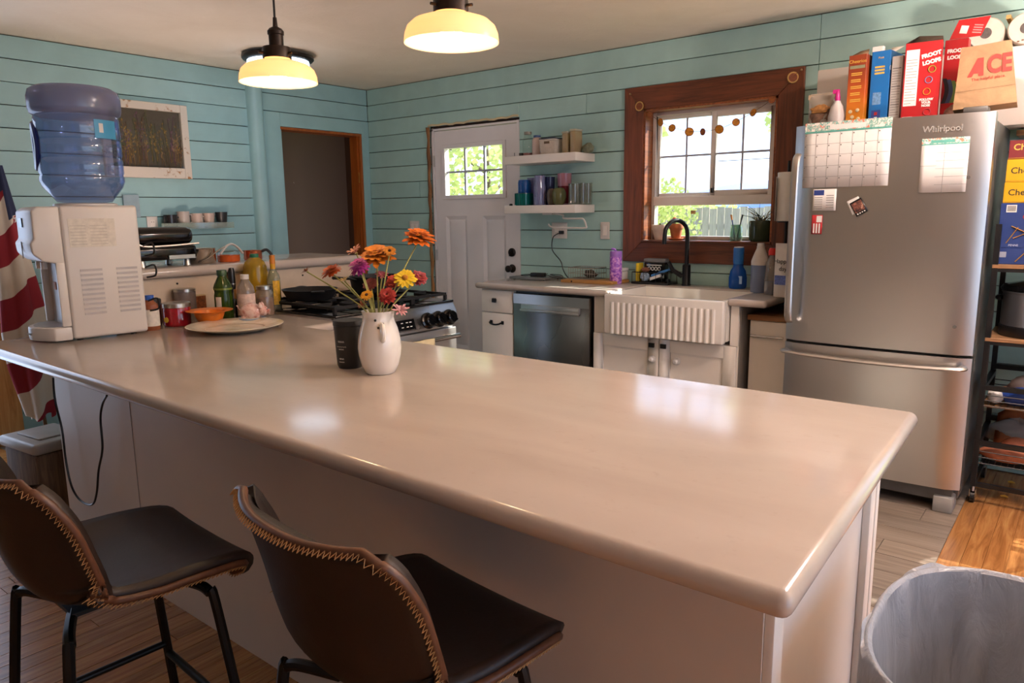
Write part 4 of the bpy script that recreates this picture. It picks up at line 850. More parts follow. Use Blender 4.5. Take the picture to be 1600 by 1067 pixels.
MB().grid(lambda u, v: ((27*s/2*1.03)*math.cos(a_-1.0+.7*u), (27*s/2*1.03)*math.sin(a_-1.0+.7*u), (.08+.40*v)*78*s), 6, 1).build('label', LABELW, t)
c, s = on(371, 490); c += Vector((-.06, .02, 0)); t = thing('knife_sharpener', 'black handled tool standing behind the bottles', 'utensil', c, .3)
MB().lathe([(0, .10), (.012, .10), (.016, .13), (.0175, .17), (.016, .205), (.012, .222), (0, .225)], 14).build('handle', BLACK_PL, t); MB().lathe([(.0155, .142), (.0175, .142), (.0175, .146), (.0155, .146)], 14).build('ring', SILVER, t); MB().lathe([(0, 0), (.022, 0), (.02, .06), (.012, .10), (0, .10)], 14).build('base', BLACK_PL, t)
c, s = on(373, 497); vessel('extract_bottle', 'tiny dark bottle with an orange top beside the olive oil', 'bottle', c+Vector((-.03, .02, 0)), s, 11, 44, [('bottle', [(0, 0), (1, 0), (1, .5), (.5, .68), (0, .68)], BLACK_GL), ('cap', [(0, .67), (.9, .67), (.9, 1), (0, 1)], mat('orange cap', 'c98c4a', .5))], n=14)
c, s = on(385, 500); vessel('vinegar_bottle', 'clear bottle with a white cap and a pale label', 'bottle', c+Vector((-.03, .025, 0)), s, 27, 70, [('bottle', [(0, 0), (.95, 0), (1, .03), (1, .62), (.9, .74), (.5, .86), (.42, .92), (0, .92)], glass('clear plastic', 'e6ddd4', .16, .08, .82)), ('label', band(1.03, .10, .58), mat('pink white label', 'd9bfb2', .6, 0, .25, 60)), ('cap', [(0, .90), (.48, .90), (.48, 1), (0, 1)], WHITE_PL)])
# pig shaped spoon rest
PIG = NT('pink glazed pig'); PIG.l(PIG.ramp(PIG.noise(PIG.co(), 26, 3, .6, 1.5), (.3, hx('b9746a')), (.48, hx('dcb6ac')), (.75, hx('e6d6cf'))), PIG.b.inputs['Base Color']); PIG.set(rough=.2); PIG = PIG.m
c, s = on(396, 503); t = thing('pig_dish', 'pink speckled ceramic pig dish', 'ornament', c+Vector((.02, -.02, 0)), .75)
MB().lathe([(0, 0), (.045, 0), (.058, .012), (.062, .022), (.058, .026), (.045, .016), (0, .012)], 32).build('saucer', mat('blue grey glaze', '8f9fb5', .25), t)
MB().sph((0, 0, .052), .040, 20, (1.25, .9, 1.0)).sph((.052, 0, .055), .024, 16, (1, 1, 1)).cyl((.07, 0, .052), (.082, 0, .051), .012, .012, 12).build('body', PIG, t)
for sy in (-1, 1): MB().lathe([(0, 0), (.012, 0), (.008, .014), (0, .024)], 10, c=(.045, sy*.017, .072)).build('ear', PIG, t)
for k in range(4): MB().cyl(((-.028 if k < 2 else .028), (-.018 if k % 2 else .018), .012), ((-.028 if k < 2 else .028), (-.018 if k % 2 else .018), .035), .010, .012, 10).build('leg', PIG, t)
for sy in (-1, 1): MB().sph((.0725, sy*.009, .063), .003, 8).build('eye', INK, t)
MB().tube(bez([(-.048, 0, .06), (-.058, .006, .066), (-.056, -.004, .074), (-.062, 0, .08)], 4), .0025, 6).build('tail', PIG, t)
c, s = on(407, 493); vessel('mason_jar', 'glass mason jar of brown spice with a silver lid', 'jar', c+Vector((.0, .03, 0)), s, 27, 46, [('jar', [(0, 0), (.92, 0), (1, .04), (1, .74), (.84, .84), (.84, .9), (0, .9)], glass('jar glass', 'ddd2c4', .14, .04, .8)), ('filling', [(0, .02), (.93, .02), (.93, .58), (0, .58)], mat('brown spice', '96612f', .8)), ('lid', [(0, .88), (.92, .88), (.92, .99), (.86, 1), (0, 1)], SILVER)])
OIL = glass('yellow oil', 'd8b83a', .12, .06, .66); c, s = on(403, 488)
t = vessel('oil_jug', 'large yellow cooking oil bottle with a green cap', 'bottle', c+Vector((-.045, .03, 0)), s, 37, 90, [('bottle', [(0, 0), (.95, 0), (1, .03), (1, .30), (.94, .34), (1, .38), (1, .68), (.94, .74), (.96, .77), (.8, .86), (.38, .94), (0, .94)], OIL), ('cap', [(0, .93), (.36, .93), (.36, 1.0), (0, 1.0)], mat('green cap', '1f6b4a', .4))])
c, s = on(429, 487); t = vessel('sauce_bottle', 'dark sauce bottle with a yellow label and orange cap', 'bottle', c+Vector((.01, .0, 0)), s, 20, 88, [('bottle', [(0, 0), (.95, 0), (1, .02), (1, .58), (.85, .66), (.36, .76), (.34, .84), (0, .84)], glass('clear neck', 'c9c9ae', .14, .05, .8)), ('sauce', [(0, .01), (.95, .01), (.95, .50), (0, .50)], BLACK_GL), ('neck_label', band(.40, .76, .86), mat('gold label', 'd09a1e', .5)), ('cap', [(0, .85), (.42, .85), (.42, 1), (0, 1)], mat('orange gold cap', 'c87c22', .45))])
MB().grid(lambda u, v: ((20*s/2*1.04)*math.cos(a_-.25+1.1*u), (20*s/2*1.04)*math.sin(a_-.25+1.1*u), (.14+.42*v)*88*s), 6, 1).build('label', mat('yellow label', 'd8a51e', .5, 0, .35, 90), t)
# ---------------------------------------------------------------- on the ledge
ZLd = 1.1435
c, s = on(262, 416, ZLd); c = Vector((1.575, c.y-.0, ZLd)); AF = thing('tabletop_grill', 'black domed tabletop grill on the ledge', 'grill', c, 0)
MB().box(-.13, -.15, .03, .13, .15, .10).build('base', BLACK_GL, AF, bevel=.02, seg=3); MB().box(-.125, -.145, .102, .125, .145, .185).build('lid', BLACK_GL, AF, bevel=.035, seg=4)
MB().tube(bez([(.12, -.20, .135), (.135, -.16, .128), (.142, -.12, .10), (.142, 0, .098), (.142, .15, .105)], 5), .005, 8).build('handle_bar', CHROME, AF); MB().box(.131, .0, .034, .137, .13, .052).build('front_plate', SILVER, AF)
for sy in (-.11, .11):
    for sx in (-.09, .09): MB().cyl((sx, sy, 0), (sx, sy, .035), .018, .012).build('foot', SILVER, AF)
MB().tube([(.10, -.155-.035*math.sin(PI*k/8), .055+.07*k/8) for k in range(9)], .008, 8).build('side_handle', BLACK_PL, AF)
PANS = m_steel('pan steel', 'c9c2b8', .16, .26, (1, 1, 60))
def pan(nm, label, px, py, w_, h_, m_, x, hm=None, hang=0, group='pans on the ledge'):
    c, s = on(px, py, ZLd); s = mpp(Vector((x, c.y, ZLd))); d = _ray(px, py); yy = CAM.y+d.y*(x-CAM.x)/d.x
    t = thing(nm, label, 'pan', (x, yy, ZLd), hang, group); R_ = w_*s/2; H_ = h_*s
    MB().lathe([(0, 0), (R_*.94, 0), (R_, .006), (R_, H_), (R_*1.03, H_+.003), (R_*.97, H_), (R_*.97, .008), (0, .005)], 32).build('pot', m_, t); return t, R_, H_
t, R_, H_ = pan('saucepan', 'steel saucepan beside the tabletop grill', 316, 412, 42, 22, PANS, 1.62, hang=.0)
MB().tube(bez([(R_*.8, -R_*.75, H_*.1), (R_*1.1, -.01, H_*.35), (R_*1.12, .05, H_*.9), (R_*.9, .09, H_*1.1)], 5), .006, 8, flat=.6).build('handle', PANS, t)
t, R_, H_ = pan('casserole', 'clear dish with an orange base and a white arched handle', 358, 411, 34, 9, mat('orange glaze', 'd0602a', .2, 0, .15), 1.62)
MB().lathe([(R_, H_), (R_*.96, H_+.022), (R_*.5, H_+.035), (0, H_+.038)], 28).build('glass_lid', GLASS, t); MB().tube([(R_*.3, -R_*1.0+2.3*R_*k/12, H_+.01+.05*math.sin(PI*k/12)) for k in range(13)], .009, 8, flat=.6).build('handle', WHITE_PL, t)
t, R_, H_ = pan('copper_pot', 'copper pot with a black handle at the ledge end', 396, 409, 28, 14, mat('copper', 'b86a48', .25, .8, .2), 1.62); MB().tube(bez([(R_*.6, R_*.8, H_*.95), (R_*.7, R_*1.3, H_*1.1), (R_*.7, R_*1.8, H_*.7), (R_*.7, R_*2.1, H_*.1)], 5), .008, 8).build('handle', BLACK_PL, t)
# ---------------------------------------------------------------- on the range
SK = thing('skillet', 'black cast iron skillet with two lugs on the left burner', 'pan', (0, 0, 0)); c = Pz(497, 478, .958); SK.location = (2.08, -2.235, .9595)
MB().lathe([(0, 0), (.105, 0), (.112, .006), (.135, .048), (.138, .052), (.132, .052), (.108, .012), (0, .008)], 40).build('pan', IRON, SK)
for a in (-.35, 2.79): MB().tube(bez([(.128, -.028, .046), (.155, -.02, .048), (.163, 0, .049), (.155, .02, .048), (.128, .028, .046)], 4), .008, 8, flat=.6).build('lug', IRON, SK, M=Matrix.Rotation(a, 4, 'Z'))
PT = thing('saute_pan', 'deep black pan with a straight handle behind the flowers', 'pan', (2.12, -1.83, .9595)); MB().lathe([(0, 0), (.115, 0), (.13, .01), (.142, .085), (.145, .09), (.138, .088), (.122, .014), (0, .01)], 40).build('pan', IRON, PT)
MB().tube([(0, -.14, .075), (.01, -.19, .088), (.02, -.30, .10)], [.011, .012, .014], 8, flat=.6).build('handle', BLACK_PL, PT)
# ---------------------------------------------------------------- left wall things
t = thing('picture', 'old white window frame holding pressed dried flowers on the left wall', 'picture', (.001, 0, 0)); y0, y1, z0, z1 = -2.275, -1.685, 1.64, 2.145; b = .052
CHIP = NT('chipped white paint'); CHIP.l(CHIP.ramp(CHIP.noise(CHIP.co(), 9, 7, .7), (.60, hx('d3cabd')), (.64, hx('a0764c'))), CHIP.b.inputs['Base Color']); CHIP = CHIP.m
for q in ((y0, z0, y0+b, z1), (y1-b, z0, y1, z1), (y0+b, z0, y1-b, z0+b*1.4), (y0+b, z1-b, y1-b, z1)): MB().box(0, q[0], q[1], .032, q[2], q[3]).build('frame_rail', CHIP, t, bevel=.003, seg=1)
MB().box(0, y0+b, z0+b, .008, y1-b, z1-b).build('backing', mat('dark linen', '5a5044', .9, 0, .2, 40), t)
FC = [mat('dried '+k, k, .9, 0, .35, 60) for k in ('8a6a3c', '6c4a32', '9a7a58', '5c5a34', '7a5266', 'a8803c')]; rnd = random.Random(3)
for i in range(58):
    y = rnd.uniform(y0+b+.02, y1-b-.02); zb = z0+b*1.4+rnd.uniform(.0, .05); h = rnd.uniform(.14, .33); lean = rnd.uniform(-.05, .05); k = MB()
    k.tube([(.012, y, zb), (.013, y+lean*.4, zb+h*.5), (.012, y+lean, zb+h)], .0018, 4)
    for j in range(rnd.randint(6, 12)):
        f = rnd.uniform(.3, 1.0); p = Vector((.014+rnd.uniform(0, .006), y+lean*f+rnd.uniform(-.014, .014), zb+h*f)); a = rnd.uniform(-.9, .9); L = rnd.uniform(.010, .024)
        k.add([p, p+Vector((.002, math.sin(a-.4)*L*.6, math.cos(a-.4)*L*.6)), p+Vector((.001, math.sin(a)*L, math.cos(a)*L)), p+Vector((.002, math.sin(a+.4)*L*.6, math.cos(a+.4)*L*.6))], [(0, 1, 2, 3)])
    k.build('dried_stem', FC[i % 6], t, angle=180)
MB().box(.026, y0+b, z0+b, .028, y1-b, z1-b).build('glass_pane', PANE, t)
t = thing('mug_shelf', 'narrow clear shelf under the row of mugs on the left wall', 'shelf'); a0, a1 = Px(247, 356, .06), Px(352, 354, .06)
ACR = glass('clear acrylic', 'd6e2da', .14, .05, .75); ZM = a0.z; MB().box(.001, a0.y, ZM-.012, .115, a1.y+.04, ZM).build('board', ACR, t); MB().box(.112, a0.y, ZM, .116, a1.y+.04, ZM+.03).build('lip', ACR, t)
for px, w_, h_, m_, lb in ((267, 22, 17, mat('black mug glaze', '231f1f', .2), 'black mug leftmost on the mug shelf'), (287.5, 20, 21, mat('pale grey mug', 'b3aaa2', .3), 'tall pale grey mug second on the mug shelf'), (308, 20, 18, mat('cream mug', 'c2ada0', .3), 'cream mug in the middle of the mug shelf'), (327, 20, 18, _mats['cream mug'], 'cream mug just left of the dark ribbed cup'), (347, 20, 19, mat('charcoal mug', '2c2b2b', .35), 'dark flared ribbed cup rightmost on the mug shelf')):
    p = Px(px, 350, .06); s = mpp(p); fl_ = 'ribbed' in lb; q = vessel('mug', lb, 'mug', (.06, p.y, ZM+.0005), s, w_*.92, h_*1.15, [('cup', [(0, 0), (.72 if fl_ else .9, 0), (.78 if fl_ else 1, .06), (1, 1), (.93, 1), (.88 if not fl_ else .72, .1), (0, .08)], m_)], 'mugs on the shelf')
    if not fl_: MB().tube(bez([(.01, w_*s*.42, h_*s*.9), (.01, w_*s*.66, h_*s*.85), (.01, w_*s*.66, h_*s*.4), (.01, w_*s*.42, h_*s*.3)], 5), .0045, 6).build('handle', m_, q)
def plate_cover(nm, label, p, u, w_, h_, n, kind):
    t = thing(nm, label, 'outlet' if kind == 'o' else 'switch', p); nv = Vector(u).cross(Vector((0, 0, 1))); M = face((0, 0, 0), u, (0, 0, 1))
    pl = MB().cb((0, 0, .003), (w_, h_, .006), M=M).build('cover_plate', WHITE_PL, t, bevel=.002)
    for k in range(n):
        x = (k-(n-1)/2)*.046
        if kind == 'o':
            MB().cb((x, 0, .007), (.034, .066, .003), M=M).build('socket', WHITE, t)
            for zz in (-.018, .018):
                for xx in (-.007, .007): MB().cb((x+xx, zz, .009), (.002, .009, .0012), M=M).build('slot', INK, t)
        else: MB().cb((x, 0, .008), (.034, .066, .004), M=M).build('rocker', WHITE, t, bevel=.001)
    return t
plate_cover('wall_outlet', 'white outlet left of the mug shelf', Px(238, 351, .003), (0, 1, 0), .075, .11, 1, 'o'); plate_cover('wall_outlet', 'white double outlet above the laptop', Vector((2.063, -.003, 1.241)), (1, 0, 0), .135, .115, 2, 'o')
plate_cover('light_switch', 'white rocker switch left of the kitchen window', Vector((2.451, -.003, 1.243)), (1, 0, 0), .072, .118, 1, 's'); plate_cover('light_switch', 'white double switch left of the back door', Vector((.55, -.003, 1.255)), (1, 0, 0), .115, .115, 2, 's')
p = Px(204, 322, .004); tag(MB().box(.0025, p.y-.05, p.z-.075, .02, p.y+.055, p.z+.075).build('wall_note', mat('pale blue paper', '93aab5', .8), bevel=.002), 'pale blue folder hung on the wall behind the cooler', 'folder')
# flag on its staff
fx = .33
FLG = NT('flag stripes'); _uv = FLG.n('ShaderNodeUVMap'); _sp = FLG.n('ShaderNodeSeparateXYZ'); FLG.l(_uv.outputs[0], _sp.inputs[0])
_w = FLG.math('FRACT', FLG.math('ADD', FLG.math('MULTIPLY', _sp.outputs[1], 4.1), FLG.math('MULTIPLY', _sp.outputs[0], 1.0)))
_k = FLG.mix(hx('8e1f2c'), hx('d5c8b8'), FLG.ramp(_w, (.499, (0, 0, 0)), (.501, (1, 1, 1)))); _k = FLG.mix(_k, hx('1f2a4a'), FLG.math('LESS_THAN', FLG.math('ADD', _sp.outputs[1], FLG.math('MULTIPLY', _sp.outputs[0], .12)), .22))
FLG.set(_k, .85); FLG = FLG.m
fl2 = thing('flag', 'furled red white and blue flag on a staff by the left wall', 'flag')
def flag_axis(v): q = Px(-6+71*v, 258+392*v, fx); return q
NU, NV = 40, 36; mb = MB(); uvs = []
for j in range(NV+1):
    v = j/NV; c = flag_axis(v); r = .025+.085*min(1, v*1.5)*(1-.5*max(0, v-.8)/.2)
    for i in range(NU):
        a = 2*PI*i/NU; rr = r*(1+.22*math.sin(5*a+v*3)); mb.v.append((c.x+rr*.7*math.cos(a), c.y+rr*math.sin(a), c.z+.02*math.sin(3*a)*v)); uvs.append((i/NU, v))
for j in range(NV):
    for i in range(NU): mb.f.append((j*NU+i, j*NU+(i+1) % NU, (j+1)*NU+(i+1) % NU, (j+1)*NU+i))
o = mb.build('cloth', FLG, fl2, angle=80); ul = o.data.uv_layers.new(name='UVMap')
for p_ in o.data.polygons:
    for li in p_.loop_indices:
        u, v = uvs[o.data.loops[li].vertex_index]; ul.data[li].uv = (1.0 if (u == 0 and max(uvs[q][0] for q in p_.vertices) > .9) else u, v)
pa, pb = flag_axis(-.10), flag_axis(1.02); MB().cyl((pb.x, pb.y+.02, .02), pa, .011).build('staff', mat('staff wood', '6a4a2c', .4), fl2); MB().lathe([(0, 0), (.02, .01), (.03, .04), (.014, .08), (0, .11)], 12, c=pa).build('finial', BRONZE, fl2); MB().lathe([(0, 0), (.13, 0), (.12, .02), (.03, .035), (0, .04)], 24, c=(pb.x, pb.y+.02, 0)).build('stand', mat('stand white', 'c9c4bc', .5), fl2)
q = Px(33, 342, fx+.09); st = [(math.cos(PI/2+k*PI/5)*(.026 if k % 2 == 0 else .011), math.sin(PI/2+k*PI/5)*(.026 if k % 2 == 0 else .011)) for k in range(10)]; MB().prism(st, .002, M=face((q.x, q.y-.02, q.z), (0, 1, 0), (0, 0, 1))).build('star', PAPER, fl2)
# lidded basket below the peninsula end
c = Vector((1.50, -3.40, 0)); t = thing('lidded_bin', 'brown wicker look bin with a grey lid below the peninsula end', 'bin', (1.50, -3.30, 0), .1)
MB().prism([(-.15, -.11), (.15, -.11), (.15, .11), (-.15, .11)], .36, M=Matrix.Translation((0, 0, .002))).build('body', m_wood('brown weave', '5a4634', '7a624c', '94795e', 'z', .7, .2, 2), t, bevel=.015); MB().prism([(-.165, -.125), (.165, -.125), (.165, .125), (-.165, .125)], .05, M=Matrix.Translation((0, 0, .363))).build('lid', mat('grey lid plastic', 'aaa6a0', .35), t, bevel=.018, seg=3); MB().prism([(-.10, -.07), (.10, -.07), (.10, .07), (-.10, .07)], .008, M=Matrix.Translation((0, 0, .413))).build('lid_panel', _mats['grey lid plastic'], t, bevel=.003)
# ---------------------------------------------------------------- floating shelves and what stands on them
for zt, lb in ((1.772, 'upper white floating shelf beside the back door'), (1.424, 'lower white floating shelf over the laptop')): tag(MB().box(1.742, -.25, zt-.056, 2.362, -.0025, zt).build('floating_shelf', WHITE, bevel=.003), lb, 'shelf', 'floating shelves')
def sv(name, label, cat, px, y, zt, w_, h_, parts, group=None, n=24):
    d = _ray(px, 250); x = CAM.x+d.x*(y-CAM.y)/d.y; s = mpp((x, y, zt)); return vessel(name, label, cat, (x, y, zt+.0005), s, w_, h_, parts, group, n), s
U, L_ = 1.772, 1.424
o, s = sv('glass_bottle', 'clear lidded glass jug on the upper shelf', 'bottle', 825, -.13, U, 17, 38, [('bottle', [(0, 0), (.95, 0), (1, .04), (1, .62), (.7, .82), (.62, .9), (0, .9)], GLASS), ('filling', [(0, .02), (.9, .02), (.9, .14), (0, .14)], mat('rose filling', 'a86a62', .7)), ('lid', [(0, .88), (.7, .88), (.7, .98), (0, 1)], mat('dull metal lid', '8d8a80', .5, .5))])
o, s = sv('cube_speaker', 'small dark grey cube at the left of the upper shelf', 'speaker', 814.5, -.15, U, 8, 9, [('base', [(0, 0), (.9, 0), (.9, .08), (0, .08)], BLACK_PL)]); MB().box(-.012, -.012, .0025, .012, .012, .027).build('cube', mat('dark grey cube', '4a4644', .6), o, bevel=.002)
o, s = sv('phone_stand', 'low black stand with a thin post at the upper shelf end', 'stand', 804, -.17, U, 8, 4, [('disc', [(0, 0), (1, 0), (1, .25), (0, .3)], BLACK)]); MB().box(-.035, -.01, .001, .04, .01, .006).cyl((0, 0, .004), (0, 0, .03), .002, n=6).build('post', BLACK, o)
o, s = sv('lotion_bottle', 'white and red bottle with a blue cap on the upper shelf', 'bottle', 839.5, -.13, U, 16, 31, [('bottle', [(0, 0), (.95, 0), (1, .04), (1, .76), (.7, .9), (0, .9)], mat('blush plastic', 'd3bdb6', .4)), ('cap', [(0, .89), (.72, .89), (.72, 1), (0, 1)], mat('navy cap', '2a4a7a', .4))]); MB().grid(lambda u, v: (.0235*math.cos(-1.4+1.3*u), .0235*math.sin(-1.4+1.3*u), .01+.045*v), 5, 1).build('label', mat('red label', 'b33a2e', .5), o)
d = _ray(864, 250); bx = CAM.x+d.x*(-.13-CAM.y)/d.y; t = thing('woven_basket', 'white woven plastic basket on the upper shelf', 'basket', (bx, -.13, U+.0005)); WV = mat('white weave', 'd0c5b8', .5)
W2, D2, HB = .063, .075, .108
for sx0, sy0, sx1, sy1 in ((-W2, -D2, W2, -D2), (W2, -D2, W2, D2), (W2, D2, -W2, D2), (-W2, D2, -W2, -D2)):
    g = MB(); dx, dy = sx1-sx0, sy1-sy0; Ln = math.hypot(dx, dy); n = int(Ln/.0085); px_, py_ = dx/Ln, dy/Ln
    for k in range(n+1): x, y = sx0+dx*k/n, sy0+dy*k/n; tp_ = 1.0+.08*1; g.tube([(x*.92, y*.92, .002), (x, y, HB)], .0024, 4)
    for k in range(12): z = .004+(HB-.006)*k/11; f_ = .92+.08*z/HB; g.tube([(sx0*f_, sy0*f_, z), (sx1*f_, sy1*f_, z)], .0024, 4)
    g.build('woven_side', WV, t)['kind'] = 'stuff'
MB().tube([(-W2, -D2, HB), (W2, -D2, HB), (W2, D2, HB), (-W2, D2, HB)], .005, 6, closed=True).build('rim', mat('dark rim', '2f3b4c', .5), t); MB().box(-W2*.9, -D2*.9, .001, W2*.9, D2*.9, .004).build('floor_panel', WV, t); MB().box(-W2*.88, -D2*.86, .005, W2*.88, D2*.86, HB*.82).build('contents', mat('beige contents', 'b3a190', .8, 0, .3, 60), t); MB().box(-.022, -D2-.002, .072, .022, -D2+.002, .088).build('grip_slot', mat('dark slot', '5c4a34', .8), t)
TUB = glass('frosted tub', 'd6c39c', .10, .2, .6)
for k, (px, lb, h_) in enumerate(((889, 'clear tub of pasta next to the woven basket', 33), (901.5, 'taller clear tub of snacks at the upper shelf right', 36))):
    d = _ray(px, 250); x = CAM.x+d.x*(-.12-CAM.y)/d.y; t = thing('food_tub', lb, 'container', (x, -.13, U+.0005)); s = mpp((x, -.12, U)); hh = h_*s
    MB().box(-.022, -.045, 0, .022, .045, hh*.92).build('tub', TUB, t, bevel=.006); MB().box(-.018, -.041, .003, .018, .041, hh*.62).build('contents', mat('golden pasta', 'a8782e', .7, 0, .5, 70), t); MB().box(-.0235, -.0465, hh*.92, .0235, .0465, hh).build('lid', glass('pale lid', 'd9d2bd', .1, .2, .4), t, bevel=.002)
BAGG = mat('grey green bag', '7d8068', .45, 0, .4, 40, .3); d = _ray(921, 250); x = CAM.x+d.x*(-.10-CAM.y)/d.y
def blob(c, r, sc, seed, amp=.2, n=20):
    rnd = random.Random(seed); ph = [rnd.uniform(0, 6) for _ in range(6)]; mb = MB()
    def f_(u, v):
        a, b = 2*PI*u, PI*(v-.5); k = 1+amp*(math.sin(3*a+ph[0]+2*b)+.7*math.sin(5*a+ph[1]-4*b)+.6*math.sin(2*a+7*b+ph[2]))/2
        return (c[0]+r*k*sc[0]*math.cos(b)*math.cos(a), c[1]+r*k*sc[1]*math.cos(b)*math.sin(a), max(c[2]-r*sc[2]*.9, c[2]+r*k*sc[2]*math.sin(b)))
    return mb.grid(f_, n, n//2, True)
tag(blob((x-.01, -.10, U+.0305), .034, (1.25, 1.0, 1.0), 5).build('snack_bag', BAGG, angle=60), 'crumpled grey green bag at the upper shelf right end', 'bag')
GL = 'glassware on the lower shelf'
BLU = glass('cobalt glass', '1f6fc0', .16, .05, .6); TEA = glass('teal glass', '0f8f86', .2, .05, .55); LAV = glass('lavender glass', 'a9aed6', .2, .08, .6); PNK = glass('pink glass', 'd9a3b4', .16, .05, .6); DBL = glass('dark blue glass', '414a76', .16, .05, .5); GRN = glass('olive green glass', '7f8050', .16, .05, .55); AMB = glass('brown glass', '7d6a58', .16, .05, .6); RED = glass('ruby glass', '8c2a3a', .14, .05, .6)
TUM = [(0, 0), (.82, 0), (.86, .03), (1, 1), (.94, 1), (.80, .07), (0, .05)]; RND = [(0, 0), (.55, 0), (.8, .12), (1, .45), (.98, .7), (.75, .93), (.5, 1.0), (0, 1.0)]
def ribs(o, r, h, n, m_):
    g = MB()
    for k in range(n): a = 2*PI*k/n; g.cyl((r*math.cos(a), r*math.sin(a), .004), (r*math.cos(a), r*math.sin(a), h), .0028, n=5)
    g.build('ribs', m_, o)['kind'] = 'stuff'
o, s = sv('glass_bowl', 'teal ribbed glass bowl at the lower shelf left', 'bowl', 818, -.15, L_, 28, 19, [('bowl', [(0, 0), (.9, 0), (.97, .06), (1, 1), (.95, 1), (.9, .12), (0, .08)], TEA), ('rim', [(1.0, .94), (1.03, .94), (1.03, 1), (1.0, 1)], mat('dark teal', '0b3c40', .3))], GL); ribs(o, 14*s, 18*s, 24, TEA); hb_ = 19*s
sv('drinking_glass', 'cobalt blue tumbler stacked on the teal bowl', 'glass', 819, -.15, L_+hb_, 20, 20, [('glass', [(0, 0), (.95, 0), (1, .05), (1, .8), (.9, 1), (0, 1)], BLU)], GL)
o, s = sv('drinking_glass', 'tall lavender textured tumbler on the lower shelf', 'glass', 843, -.17, L_, 19, 45, [('glass', [(0, 0), (.95, 0), (1, .05), (1, .62), (.88, .74), (.88, 1), (.8, 1), (.8, .7), (.85, .08), (0, .05)], LAV)], GL)
g = MB()
for k in range(70): a = k*2.4; z = .006+.075*(k/70); g.sph((9.3*s*math.cos(a), 9.3*s*math.sin(a), z), .0032, 6)
g.build('hobnails', LAV, o)['kind'] = 'stuff'
sv('drinking_glass', 'pale violet tumbler behind the teal bowl', 'glass', 832, -.045, L_, 17, 42, [('glass', TUM, LAV)], GL); sv('drinking_glass', 'dark blue tumbler behind the lavender one', 'glass', 858, -.08, L_, 18, 43, [('glass', TUM, DBL)], GL)
sv('drinking_glass', 'tall pink tumbler at the back of the lower shelf', 'glass', 882, -.08, L_, 22, 48, [('glass', TUM, PNK), ('stain', [(.9, .05), (.95, .6)], RED)], GL)
sv('drinking_glass', 'rounded brown glass in front of the pink tumbler', 'glass', 862, -.17, L_, 17, 25, [('glass', RND, AMB)], GL); sv('drinking_glass', 'rounded green glass at the front of the lower shelf', 'glass', 873.5, -.19, L_, 22, 26, [('glass', RND, GRN)], GL)
for px, y, w_, h_, lb in ((897, -.18, 17, 32, 'clear glass mug nearest the green glass'), (910, -.13, 15, 33, 'clear tumbler between two others on the lower shelf'), (918.5, -.09, 14, 33, 'clear tumbler furthest right on the lower shelf')):
    o, s = sv('drinking_glass', lb, 'glass', px, y, L_, w_, h_, [('glass', [(0, 0), (.95, 0), (1, .05), (1, 1), (.94, 1), (.92, .1), (0, .07)], glass('thick clear glass', 'd5d8d0', .2, .05, .9)), ('rim', [(1, .95), (1.04, .96), (1.04, 1), (.94, 1)], GLASS)], GL)
o, s = sv('black_disc', 'tiny black disc at the lower shelf corner', 'disc', 797.5, -.2, L_, 6, 3, [('disc', [(0, 0), (.8, 0), (1, .5), (.6, 1), (0, 1)], BLACK_PL)])
h = thing('paper_towel_holder', 'white wire towel holder fixed under the lower shelf', 'holder'); MB().box(2.05, -.20, 1.356, 2.13, -.15, 1.3675).build('mount', WHITE_PL, h)
MB().tube(bez([Py(868, 334, -.18), Py(880, 336, -.18), Py(881, 341, -.18), Py(905, 341.5, -.18), Py(912, 343, -.18), Py(916, 353, -.18), Py(914, 356, -.18), Py(890, 356, -.18), Py(863, 355, -.18), Py(857, 350, -.18)], 4), .006, 8).build('wire', WHITE_PL, h)
# ---------------------------------------------------------------- back counter
p = Pz(840, 430, ZC); lt = thing('laptop', 'closed silver laptop on the back counter', 'laptop', (1.99, -.20, ZC), .03); MB().box(-.16, -.115, .003, .16, .115, .012).build('base', mat('laptop silver', '9c9a98', .35, .8), lt, bevel=.003); MB().box(-.16, -.115, .0125, .16, .115, .019).build('screen_lid', _mats['laptop silver'], lt, bevel=.003)
for sx in (-.13, .13):
    for sy in (-.09, .09): MB().cyl((sx, sy, 0), (sx, sy, .004), .008).build('foot', BLACK_PL, lt)
ad = thing('power_adapter', 'black laptop adapter with its cable looped over the laptop', 'adapter', (2.04, -.24, ZC+.0195), .15); MB().box(-.055, -.022, 0, .055, .022, .028).build('brick', BLACK_PL, ad, bevel=.005); ad_cord = [(.055, 0, .014), (.09, .02, .01), (.15, -.03, .004), (.20, .04, -.012), (.22, .10, -.015), (.12, .06, .006), (.06, .10, .01), (.16, .12, .004), (.26, .02, -.014), (.31, .06, -.014)]; MB().tube(bez([(q[0]*.78, q[1], q[2]) for q in ad_cord], 6), .003, 6).build('cable', BLACK_PL, ad); MB().tube(bez([(-.055, 0, .012), (-.10, -.02, .006), (-.16, .03, .005), (-.12, .10, .006), (-.02, .09, .006), (.05, .05, .02)], 6), .0026, 6).build('cable', BLACK_PL, ad)
t = thing('plug_cord', 'black cord hanging from the double outlet to the counter', 'cord'); MB().cb((2.09, -.022, 1.228), (.034, .026, .024)).build('plug', BLACK_PL, t, bevel=.004); MB().tube(bez([(2.075, -.034, 1.222), (2.035, -.05, 1.19), (2.03, -.05, 1.10), (2.10, -.045, 1.02), (2.13, -.05, .95), (2.19, -.08, .907), (2.26, -.12, .9045)], 6), .0038, 6).build('cable', BLACK_PL, t)
